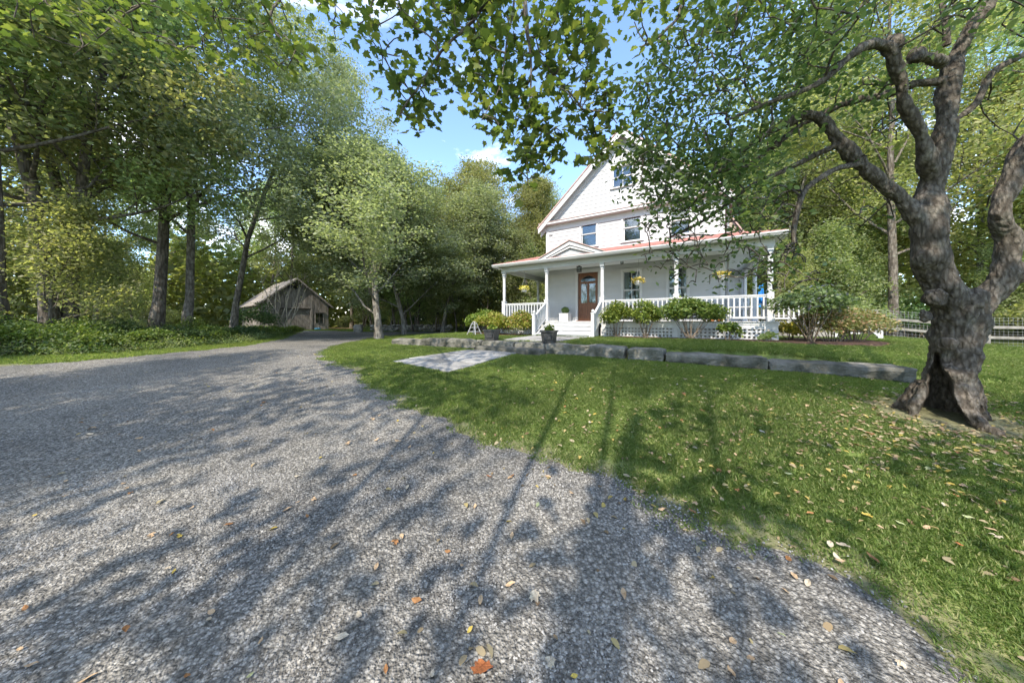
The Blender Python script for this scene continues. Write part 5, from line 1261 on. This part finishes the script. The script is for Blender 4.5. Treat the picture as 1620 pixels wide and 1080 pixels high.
for poly, n, y0, y1 in VIS:
    for (x, y) in inpoly(gm_, poly, n): tg.append(np.array(px(x, y, gm_.uniform(y0, y1))) - LOCM)
vis_n = len(tg)
connect(nodes, nrad, tg, brs, g=gm_, sag=.04, sides=5)
big = []
while len(big) < 120:
    d_ = gm_.normal(0, 1, 3); d_ /= np.linalg.norm(d_); p = np.array([2.0, 4.6, 8.6]) + d_ * np.array([6.3, 5.2, 4.2]) * gm_.uniform(.45, 1) ** .5
    wv = p + LOCM
    if wv[1] > .6 and (CAM_Z + (wv[1]) * 508 / F) > wv[2] - .6: continue
    if wv[2] < 3.6: continue
    big.append(p)
connect(nodes, nrad, big, brs, g=gm_, sag=.03, sides=5, r0=.02)
tgv = np.array(tg); nl = 11
lp = np.repeat(tgv, nl, 0) + gm_.normal(0, .115, (len(tgv) * nl, 3)) * np.array([1, 1, .7])
lb = np.repeat(np.array(big), 95, 0) + gm_.normal(0, .36, (len(big) * 95, 3)) * np.array([1, 1, .6])
addobj('trunk', trk.mesh('trunk'), 'bark_dark', mp_); addobj('branches', brs.mesh('branches'), 'bark_dark', mp_)['kind'] = 'stuff'
c = addobj('crown', leaf_mesh('crown', lp, gm_, .098, maple_outline(), tilt=.6, droop=.5), 'leaf_maple', mp_); c['kind'] = 'stuff'
c = addobj('crown', leaf_mesh('crown', lb, gm_, .17, HEX, tilt=.6, droop=.4), 'leaf_maple', mp_); c['kind'] = 'stuff'
# ------------------------------------------------------------------ shrubs
def shrub(name, label, x, y, rx, ry, h, nleaf, size, mat, seed, bare_h=.3, stems=6, group=None, outline=HEX, lumps=9, cat='shrub', spread=.5, tilt=.8):
    g = np.random.default_rng(seed); z = gz(x, y)
    o = thing(name, label, cat, (x, y, z), 0, group); st = Tubes()
    # lumpy crown out of several leafy clumps
    P = []
    cz = bare_h * h
    for k in range(lumps):
        a = 2.399 * k + g.uniform(-.4, .4); rr = math.sqrt((k + .3) / lumps) * .78
        hz0 = cz + (h - cz) * (.35 + .5 * (1 - rr) + g.uniform(-.12, .12))
        c = np.array([rx * rr * math.cos(a), ry * rr * math.sin(a), hz0]); lr = np.array([rx, ry, (h - cz) * .55]) * g.uniform(.34, .5)
        P.append(foliage_ball(g, nleaf // lumps, lr, c, .35))
        st.add([Vector((g.uniform(-.06, .06), g.uniform(-.06, .06), -.05)), Vector((c[0] * .35, c[1] * .35, cz * .7)), Vector(c)], [.016, .011, .004], 5)
    addobj('stems', st.mesh('stems'), 'shrub_stem', o)
    p = np.vstack(P); p = p[p[:, 2] > .03]
    cr_ = addobj('foliage', leaf_mesh('foliage', p, g, size, outline, tilt=tilt), mat, o); cr_['kind'] = 'stuff'
    return o
def hs(t_, n_): return hw(t_, n_)
shrub('rhododendron', 'bushy green rhododendron right beside the porch steps', *hs(1.72, -2.35), .62, .5, 1.22, 3600, .07, 'leaf_shrub', 201, .20, group='rhododendrons along the porch')
shrub('rhododendron', 'smallest, airy rhododendron between the two larger ones along the porch', *hs(2.62, -2.35), .52, .45, 1.20, 2300, .07, 'leaf_shrub', 202, .24, group='rhododendrons along the porch')
shrub('rhododendron', 'widest dark green rhododendron with bare stems before the porch lattice', *hs(3.85, -2.38), .95, .6, 1.28, 6500, .075, 'leaf_rhodo', 203, .24, lumps=14, group='rhododendrons along the porch')
o = bpy.context.scene.objects
shrub('hydrangea', 'yellow green flowering shrub left of the porch steps', *hs(-1.85, -2.75), .85, .6, .92, 4200, .07, 'leaf_yellow', 204, .05, lumps=12)
shrub('hydrangea', 'low yellow and coral shrub in front of the left corner post', *hs(-2.95, -2.65), .82, .6, .90, 4200, .07, 'leaf_yellow', 205, .05, lumps=12)
shrub('clipped_hedge', 'rounded green hedge beyond the left end of the porch', *hs(-4.35, -1.7), .85, .7, 1.12, 4200, .075, 'leaf_shrub', 206, .02, lumps=14)
shrub('young_shrub', 'small leafy shrub in front of the right porch lattice', *hs(4.75, -2.45), .34, .3, .52, 420, .085, 'leaf_shrub', 207, .1, lumps=6)
shrub('young_shrub', 'low seedling shrub at the foot of the right corner post', *hs(5.62, -2.45), .24, .22, .28, 200, .08, 'leaf_forest', 208, .05, lumps=5)
shrub('butterfly_bush', 'open multi stemmed bush with blue tipped flowers right of the porch', *hs(6.45, -2.35), .95, .8, 1.45, 2300, .085, 'leaf_blue', 209, .38, lumps=11)
shrub('butterfly_bush', 'pale leafy bush just behind the blue tipped bush', *hs(6.55, -1.55), .7, .6, 1.5, 1500, .08, 'leaf_pale', 219, .3, lumps=9)
shrub('spirea_bush', 'broad pink tipped bush at the right end of the mulch bed', *hs(7.0, -1.75), .85, .8, 1.0, 4200, .06, 'leaf_pink', 210, .05, lumps=14)
shrub('spirea_bush', 'second pink tipped bush nearest the rail fence', *hs(7.55, -1.15), .75, .7, .95, 3600, .06, 'leaf_pink', 211, .05, lumps=14)
shrub('perennial_clump', 'clump of yellow orange flowers beside the right porch corner', *hs(6.35, -.9), .45, .45, .55, 1300, .07, 'flower_yellow', 212, .02, lumps=8)
# undergrowth left of the drive
rg2 = random.Random(23)
k = 0
for (xp, yp, s_, m_) in [(20, 560, 1.2, 'leaf_forest'), (60, 556, .9, 'leaf_pale'), (105, 552, 1.3, 'leaf_forest'), (150, 556, .8, 'leaf_shrub'), (190, 548, 1.2, 'leaf_dark'), (235, 550, .9, 'leaf_forest'), (275, 546, 1.1, 'leaf_dark'), (320, 543, 1.0, 'leaf_forest'), (352, 541, .8, 'leaf_shrub'), (385, 536, 1.0, 'leaf_dark'), (300, 538, 1.4, 'leaf_forest'), (215, 540, 1.4, 'leaf_pale'), (135, 543, 1.5, 'leaf_forest'), (45, 545, 1.6, 'leaf_forest'), (-40, 560, 1.5, 'leaf_forest')]:
    x_, y_ = pg(xp, yp)
    shrub('undergrowth_shrub', 'wild green shrub in the thicket along the left edge of the drive', x_, y_, .85 * s_, .8 * s_, .72 * s_, 2400, .06, {'leaf_pale': 'leaf_forest', 'leaf_forest': 'leaf_rhodo', 'leaf_shrub': 'leaf_rhodo', 'leaf_dark': 'leaf_dark'}[m_], 300 + k, .02, lumps=9, group='thicket shrubs left of the drive'); k += 1
shrub('juniper', 'dark rounded bush against the left side of the barn', *pg(408, 528), 1.6, 1.4, 2.0, 3800, .10, 'leaf_dark', 330, .03, lumps=14)
shrub('fern_clump', 'light green low clump at the foot of the pale barn stems', *pg(432, 530), .9, .7, .62, 1500, .10, 'leaf_shrub', 331, .02, lumps=9)
shrub('fern_clump', 'light green low clump nearest the barn door', *pg(462, 528), .8, .6, .55, 1400, .10, 'leaf_shrub', 332, .02, lumps=9)
shrub('fern_clump', 'light green low clump left of the pale barn stems', *pg(402, 533), .9, .7, .6, 1500, .10, 'leaf_shrub', 333, .02, lumps=9)
for j, (xp, yp, s_) in enumerate([(545, 521, 1.0), (600, 519.5, 1.2), (660, 519.5, 1.3), (700, 520, 1.3), (730, 521, 1.2), (745, 521, 1.0), (630, 519, 1.2)]):
    x_, y_ = pg(xp, yp); shrub('woodland_shrub', 'dark green shrub at the wood edge behind the dry stone wall', x_, y_, 1.1 * s_, 1.0, 1.5 * s_, 1300, .13, rg2.choice(['leaf_dark', 'leaf_forest', 'leaf_pale']), 340 + j, .03, lumps=8, group='shrubs behind the dry stone wall')
for j, (x_, y_, s_) in enumerate([(15.5, 16.5, 1.3), (18, 16, 1.5), (21, 15, 1.2), (24, 13.5, 1.4), (27, 12, 1.3), (13.5, 18.5, 1.4), (30, 10, 1.4), (22, 17, 1.6)]):
    shrub('woodland_shrub', 'green shrub at the wood edge beyond the rail fence', x_, y_, 1.3 * s_, 1.1 * s_, 1.5 * s_, 1500, .13, rg2.choice(['leaf_dark', 'leaf_forest', 'leaf_pale']), 360 + j, .03, lumps=9, group='shrubs beyond the rail fence')
# pale multi-stemmed small tree before the barn
x_, y_ = pg(447, 527.5); o = thing('pale_stemmed_tree', 'small tree of many slender pale bare stems before the barn', 'tree', (x_, y_, gz(x_, y_)))
g = np.random.default_rng(400); top = []
for k, (xa, ya) in enumerate([(424, 478), (444, 480), (436, 440), (452, 470), (474, 455), (488, 450), (482, 440), (415, 450), (460, 445)]):
    tip = np.array(px(xa, ya, y_)) - np.array((x_, y_, gz(x_, y_))); b_ = np.array([(k - 4) * .09, g.uniform(-.15, .15), -.05]); st = Tubes()
    pts = [Vector(b_ + (tip - b_) * f + np.array([.12 * math.sin(f * 6 + k), .08 * math.sin(f * 5 + k), .15 * math.sin(f * 3)]) * (f * (1 - f) * 3)) for f in np.linspace(0, 1, 8)]
    st.add(pts, [.055 * (1 - .7 * f) for f in np.linspace(0, 1, 8)], 6); addobj('stem', st.mesh('stem'), 'birch_stem', o)
    for q in range(3):
        e = pts[-1] + Vector((g.uniform(-.6, .9), g.uniform(-.4, .4), g.uniform(.6, 1.8))); st2 = Tubes(); m_ = pts[-1].lerp(e, .5) + Vector((.1, 0, .05)); st2.add([pts[-2], pts[-1], m_, e], [.022, .02, .012, .004], 5); addobj('twig', st2.mesh('twig'), 'birch_stem', o); top.append(e)
lp = np.repeat(np.array([tuple(p) for p in top]), 26, 0) + g.normal(0, .35, (len(top) * 26, 3))
c = addobj('crown', leaf_mesh('crown', lp, g, .10, HEX), 'leaf_pale', o); c['kind'] = 'stuff'

# ------------------------------------------------------------------ instanced stuff: grass, gravel, litter
def scatter(name, pts, rot, scl, sources, mat_label, kindlabel=None):
    n = len(pts); me = bpy.data.meshes.new(name); me.vertices.add(n); me.vertices.foreach_set('co', np.ascontiguousarray(pts, np.float32).ravel())
    a = me.attributes.new('rot', 'FLOAT_VECTOR', 'POINT'); a.data.foreach_set('vector', np.ascontiguousarray(rot, np.float32).ravel())
    a = me.attributes.new('scl', 'FLOAT_VECTOR', 'POINT'); a.data.foreach_set('vector', np.ascontiguousarray(scl, np.float32).ravel())
    me.update()
    cl = bpy.data.collections.new(name + '_source')
    for s_ in sources: cl.objects.link(s_)
    ng = bpy.data.node_groups.new(name, 'GeometryNodeTree')
    ng.interface.new_socket('Geometry', in_out='INPUT', socket_type='NodeSocketGeometry'); ng.interface.new_socket('Geometry', in_out='OUTPUT', socket_type='NodeSocketGeometry')
    gi = ng.nodes.new('NodeGroupInput'); go = ng.nodes.new('NodeGroupOutput'); ip = ng.nodes.new('GeometryNodeInstanceOnPoints'); ci = ng.nodes.new('GeometryNodeCollectionInfo')
    ci.inputs['Collection'].default_value = cl; ci.inputs['Separate Children'].default_value = True; ci.inputs['Reset Children'].default_value = True
    ar_ = ng.nodes.new('GeometryNodeInputNamedAttribute'); ar_.data_type = 'FLOAT_VECTOR'; ar_.inputs['Name'].default_value = 'rot'
    as_ = ng.nodes.new('GeometryNodeInputNamedAttribute'); as_.data_type = 'FLOAT_VECTOR'; as_.inputs['Name'].default_value = 'scl'
    ip.inputs['Pick Instance'].default_value = True
    L = ng.links.new
    L(gi.outputs[0], ip.inputs['Points']); L(ci.outputs[0], ip.inputs['Instance'])
    er = ng.nodes.new('FunctionNodeEulerToRotation'); L(ar_.outputs['Attribute'], er.inputs[0]); L(er.outputs[0], ip.inputs['Rotation'])
    L(as_.outputs['Attribute'], ip.inputs['Scale']); L(ip.outputs[0], go.inputs[0])
    o = addobj(name, me); md = o.modifiers.new('scatter', 'NODES'); md.node_group = ng
    o['kind'] = 'stuff'
    if mat_label: o['label'] = mat_label[0]; o['category'] = mat_label[1]
    return o
def src(name, me, mat):
    me.materials.append(MATS[mat]); return bpy.data.objects.new(name, me)
def blades(seed, n, rad, h, w_):
    g = np.random.default_rng(seed); a = g.uniform(0, 6.283, n); r_ = rad * np.sqrt(g.uniform(0, 1, n)); b = np.stack([r_ * np.cos(a), r_ * np.sin(a), -.01 * np.ones(n)], 1)
    hh = h * g.uniform(.45, 1.15, n); d = g.uniform(0, 6.283, n); ln = hh * g.uniform(.15, .9, n); dr = np.stack([np.cos(d), np.sin(d), 0 * d], 1); sd_ = np.stack([-np.sin(d), np.cos(d), 0 * d], 1) * (w_ * g.uniform(.6, 1.2, n) / 2)[:, None]
    m = b + dr * (ln * .35)[:, None]; m[:, 2] += hh * .62; tpt = b + dr * ln[:, None]; tpt[:, 2] += hh
    v = np.stack([b - sd_, b + sd_, m + sd_ * .8, tpt, m - sd_ * .8], 1).reshape(-1, 3)
    return uniform_mesh('blades', v, np.arange(n * 5).reshape(n, 5), face_rnd=g.uniform(0, 1, n) ** 1.4)
g = np.random.default_rng(500)
def lawn_points(n, x0, x1, y0, y1):
    x = g.uniform(x0, x1, n); y = g.uniform(y0, y1, n)
    dd = sdpoly(x, y, DRIVE) + 1.6 * edge_noise(x, y) + g.normal(0, .07, n)
    ok = (dd < -.02) & (sdpoly(x, y, PATH) < -.01) & (sdpoly(x, y, PATH2) < -.01) & (sdpoly(x, y, BED) < -.03) & (sdpoly(x, y, BED2) < -.03) & (sdpoly(x, y, HOUSE) < 0)
    t, nn = tn(x, y); ok &= ~((np.abs(nn + 5.28) < .24) & (t > -5.8) & (t < 7.0)); ok &= ~((t > -1.55) & (t < .72) & (nn > -5.95) & (nn < -5.2))
    ok &= np.hypot(x - TB.x, y - TB.y) > .55
    ok &= g.uniform(0, 1, n) > .96 * wood_mask(x, y)
    thin_ = sstep(-.6, -.05, dd) * .5 + .55 * (1 - sstep(.5, 1.5, np.hypot(x - TB.x, y - TB.y)))
    ok &= g.uniform(0, 1, n) > thin_ * (y < 12)
    ok &= (np.abs(x) < 1.85 * y + .8) & (y > .4)
    return x[ok], y[ok]
GP = []
for n, bx, sc_ in ((36000, (-6, 11, .5, 6.5), .85), (60000, (-22, 14, 6.5, 12), 1.1), (30000, (-20, 24, 12, 22), 1.6), (9000, (-28, 34, 18, 34), 2.4)):
    x, y = lawn_points(n, *bx); GP.append(np.stack([x, y, ground(x, y), np.full(len(x), sc_)], 1))
GP = np.vstack(GP); n = len(GP); s_ = GP[:, 3] * g.uniform(.75, 1.25, n)
patchy = .75 + .35 * (np.sin(GP[:, 0] * 1.7 + 2 * np.sin(GP[:, 1] * .9)) * np.sin(GP[:, 1] * 1.3))
scl = np.stack([s_, s_, s_ ** .5 * patchy], 1)
rot = np.stack([g.normal(0, .08, n), g.normal(0, .08, n), g.uniform(0, 6.283, n)], 1)
scatter('grass', GP[:, :3], rot, scl, [src('tuft', blades(600 + k, 75, .12, .050, .0058), 'grass_blade') for k in range(4)], ('green mown grass of the lawns', 'grass'))
# rough grass and herbs along the wood edge
x = g.uniform(-30, -4, 9000); y = g.uniform(4, 32, 9000); dd = sdpoly(x, y, DRIVE); wm_ = wood_mask(x, y)
ok = (dd < -.25) & (wm_ > .25) & (dd > -7) & (g.uniform(0, 1, 9000) < .25 + .75 * (np.sin(x * 1.9 + np.sin(y * 1.4) * 2) * np.sin(y * 1.7 + x * .6) > -.15))
GP = np.stack([x[ok], y[ok], ground(x[ok], y[ok])], 1); n = len(GP); s_ = g.uniform(.7, 1.3, n) + 1.1 * g.uniform(0, 1, n) ** 3 * np.clip(-dd[ok] / 2, 0, 1)
def herb(seed):
    g3 = np.random.default_rng(seed); p = g3.normal(0, .13, (130, 3)) * np.array([1, 1, .5]) + np.array([0, 0, .10]); p[:, 2] = np.abs(p[:, 2]); return leaf_mesh('herb', p, g3, .036, LEAF5, tilt=.6)
scatter('undergrowth', GP, np.stack([0 * s_, 0 * s_, g.uniform(0, 6.28, n)], 1), np.stack([s_, s_, s_], 1), [src('herb', herb(700 + k), ('leaf_rhodo', 'leaf_forest', 'leaf_dark')[k]) for k in range(3)], ('green leafy ground cover along the wood edge', 'ground cover'))
# crushed stone
def pebble(seed):
    import bmesh
    bm_ = bmesh.new(); bmesh.ops.create_icosphere(bm_, subdivisions=1, radius=1); rr_ = random.Random(seed)
    sc3 = (1, rr_.uniform(.6, .9), rr_.uniform(.35, .6))
    for v_ in bm_.verts:
        v_.co *= rr_.uniform(.72, 1.12); v_.co = Vector((v_.co.x * sc3[0], v_.co.y * sc3[1], v_.co.z * sc3[2]))
    me_ = bpy.data.meshes.new('pebble'); bm_.to_mesh(me_); bm_.free(); return me_
PB = []
for n, y0, y1, xw, s0, s1 in ((85000, .9, 2.6, 5.2, .005, .0105), (80000, 2.4, 5.0, 9.5, .0055, .011), (45000, 4.8, 9.0, 16, .008, .015)):
    y = g.uniform(y0, y1, n); x = g.uniform(-xw, xw, n); sz = s0 + (s1 - s0) * g.uniform(0, 1, n) ** 2.2
    dd = sdpoly(x, y, DRIVE) + edge_noise(x, y) + g.normal(0, .08, n)
    trk_ = np.sin(x * 2.1 + .8 * np.sin(y * .9)) * np.sin(y * .7 + 1.1 * np.sin(x * .8)) + .35 * np.sin(x * 6.3 + y * 2) * np.sin(y * 5.1)
    ok = (np.abs(x) < 1.8 * y + .4) & (dd > .0) & (g.uniform(0, 1, n) < np.clip(.72 + .6 * trk_, .25, 1))
    # wheel tracks are finer and tighter
    PB.append(np.stack([x[ok], y[ok], ground(x[ok], y[ok]) + .012, sz[ok]], 1))
PB = np.vstack(PB); n = len(PB)
scatter('gravel', PB[:, :3], g.uniform(-.5, .5, (n, 3)) * np.array([1, 1, 12.6]), np.repeat(PB[:, 3:4], 3, 1), [src('pebble', pebble(800 + k), nm_) for k, nm_ in enumerate(['pebble'] * 6)], ('grey crushed stone covering the driveway', 'gravel'))

# fallen leaves: the largest in view are single things, the rest is litter
def dry_leaf(seed, kind):
    g3 = np.random.default_rng(seed); ol = {'maple': maple_outline(), 'ovate': ovate_outline()}[kind]
    k = len(ol); x = ol[:, 0] * (1.0 if kind == 'maple' else .85); y = ol[:, 1] - .5; a, b = g3.uniform(-.35, .45, 2)
    z = a * x * x * 2.0 + b * y * y + .05 * np.sin(7 * x + seed) + .04 * np.sin(9 * y); z = z - z.min() + .01
    v = [(0, 0, float(a * .0 + .02 - min(0, 0)))] + [(float(x[i]), float(y[i]), float(z[i])) for i in range(k)]
    v[0] = (0, 0, float(max(0.0, z.mean() - .04)))
    return np_mesh('fallen_leaf', v, [(0, 1 + i, 1 + (i + 1) % k) for i in range(k)], smooth=False)
LV = [dry_leaf(900 + k, 'ovate' if k not in (0, 4) else 'maple') for k in range(8)]
KINDS = [('dry_tan', 'dry tan', 38), ('dry_pale', 'pale buff', 22), ('dry_brown', 'brown', 22), ('dry_yellow', 'yellow', 8), ('dry_green', 'faded green', 8), ('dry_orange', 'rust orange', 2)]
LM = {}
for mn_, _, _ in KINDS:
    for k, m_ in enumerate(LV):
        c_ = m_.copy(); c_.materials.append(MATS[mn_]); LM[(mn_, k)] = c_
rg = random.Random(31); cand = []
wts = [k[2] for k in KINDS]
def place_leaf(x, y, on, size=None):
    cand.append((x, y, on, size or rg.uniform(.03, .065)))
while len(cand) < 130:
    y = 1.0 + 4.6 * rg.random() ** 1.5; x = rg.uniform(-1.75 * y, 1.75 * y)
    if float(sdpoly(np.array([x]), np.array([y]), DRIVE)[0]) > .12: place_leaf(x, y, 'gravel')
while len(cand) < 300:
    y = 1.6 + 3.6 * rg.random(); x = rg.uniform(.6, 1.75 * y + .2)
    if float(sdpoly(np.array([x]), np.array([y]), DRIVE)[0]) < .1 and math.hypot(x - TB.x, y - TB.y) > .5: place_leaf(x, y, 'grass')
place_leaf(px(760, 1062, 1).x * 1.215, 1.215, 'gravel', .095)
for x, y, on, size in cand:
    mn_, cn, _ = rg.choices(KINDS, wts)[0]
    if (x, y, on, size) == cand[-1]: mn_, cn = 'dry_orange', 'rust orange'
    o = addobj('fallen_leaf', LM[(mn_, rg.randrange(8))], None, None, (x, y, gz(x, y) + (.022 if on == 'gravel' else .030)))
    o.scale = (size,) * 3; o.rotation_euler = (rg.uniform(-.3, .3), rg.uniform(-.3, .3), rg.uniform(0, 6.28))
    tag(o, f'{cn} fallen leaf lying on the ' + ('gravel driveway' if on == 'gravel' else 'lawn grass near the hollow tree'), 'leaf', 'fallen leaves on the ' + ('gravel' if on == 'gravel' else 'lawn'))
x = np.concatenate([g.normal(TB.x - .5, 1.5, 3000), g.uniform(-.5, 10, 1100), g.uniform(-8, 3, 600)]); y = np.concatenate([g.normal(TB.y - .4, .75, 3000), g.uniform(1.2, 8, 1100), g.uniform(1.5, 10, 600)])
dd = sdpoly(x, y, DRIVE); ok = (y > 1.0) & (np.abs(x) < 1.85 * y + .6) & ((dd < .5) | (g.uniform(0, 1, len(x)) < .4)) & (np.hypot(x - TB.x, y - TB.y) > .33) & (sdpoly(x, y, HOUSE) < 0)
x, y = x[ok], y[ok]; n = len(x); dd = dd[ok]
p = np.stack([x, y, ground(x, y) + np.where(dd > 0, .022, .026)], 1)
lm = leaf_mesh('leaf_litter', p, g, .042, ovate_outline(), tilt=.22, droop=0, sizevar=.45, curl=.4)
tag(addobj('leaf_litter', lm, 'litter'), 'small pale dry leaves scattered over lawn and drive edge', 'leaf litter', kind='stuff')

# ------------------------------------------------------------------ labels: tell alike plants apart by their order from the left
ORD = ['first', 'second', 'third', 'fourth', 'fifth', 'sixth', 'seventh', 'eighth', 'ninth', 'tenth', 'eleventh', 'twelfth', 'thirteenth', 'fourteenth', 'fifteenth', 'sixteenth', 'seventeenth', 'eighteenth', 'nineteenth', 'twentieth', 'twenty-first', 'twenty-second']
WORDS = {'trees of the woods left of the drive': 'tall tree from the left in the woods left of the drive', 'trees of the wood line behind the house': 'tree from the left in the wood line behind lawn and house',
         'trees of the woods beyond the fence': 'pale tree from the left in the woods beyond the rail fence', 'saplings left of the drive': 'leafy sapling from the left in the undergrowth left of the drive',
         'saplings behind the stone wall': 'leafy sapling from the left at the wood edge behind the stone wall', 'saplings beyond the fence': 'leafy sapling from the left beyond the rail fence',
         'young trees before the wood line': 'big young tree from the left standing before the wood line', 'young trees behind the rail fence': 'big young tree from the left close behind the rail fence',
         'thicket shrubs left of the drive': 'wild shrub from the left in the thicket edging the drive', 'shrubs behind the dry stone wall': 'wood edge shrub from the left behind the dry stone wall', 'shrubs beyond the rail fence': 'wood edge shrub from the left beyond the rail fence'}
for grp, txt in WORDS.items():
    L_ = sorted([o for o in S.objects if o.parent is None and o.get('group') == grp], key=lambda o: o.location.x / max(o.location.y, .1))
    for k, o in enumerate(L_): o['label'] = ORD[min(k, 21)] + ' ' + txt
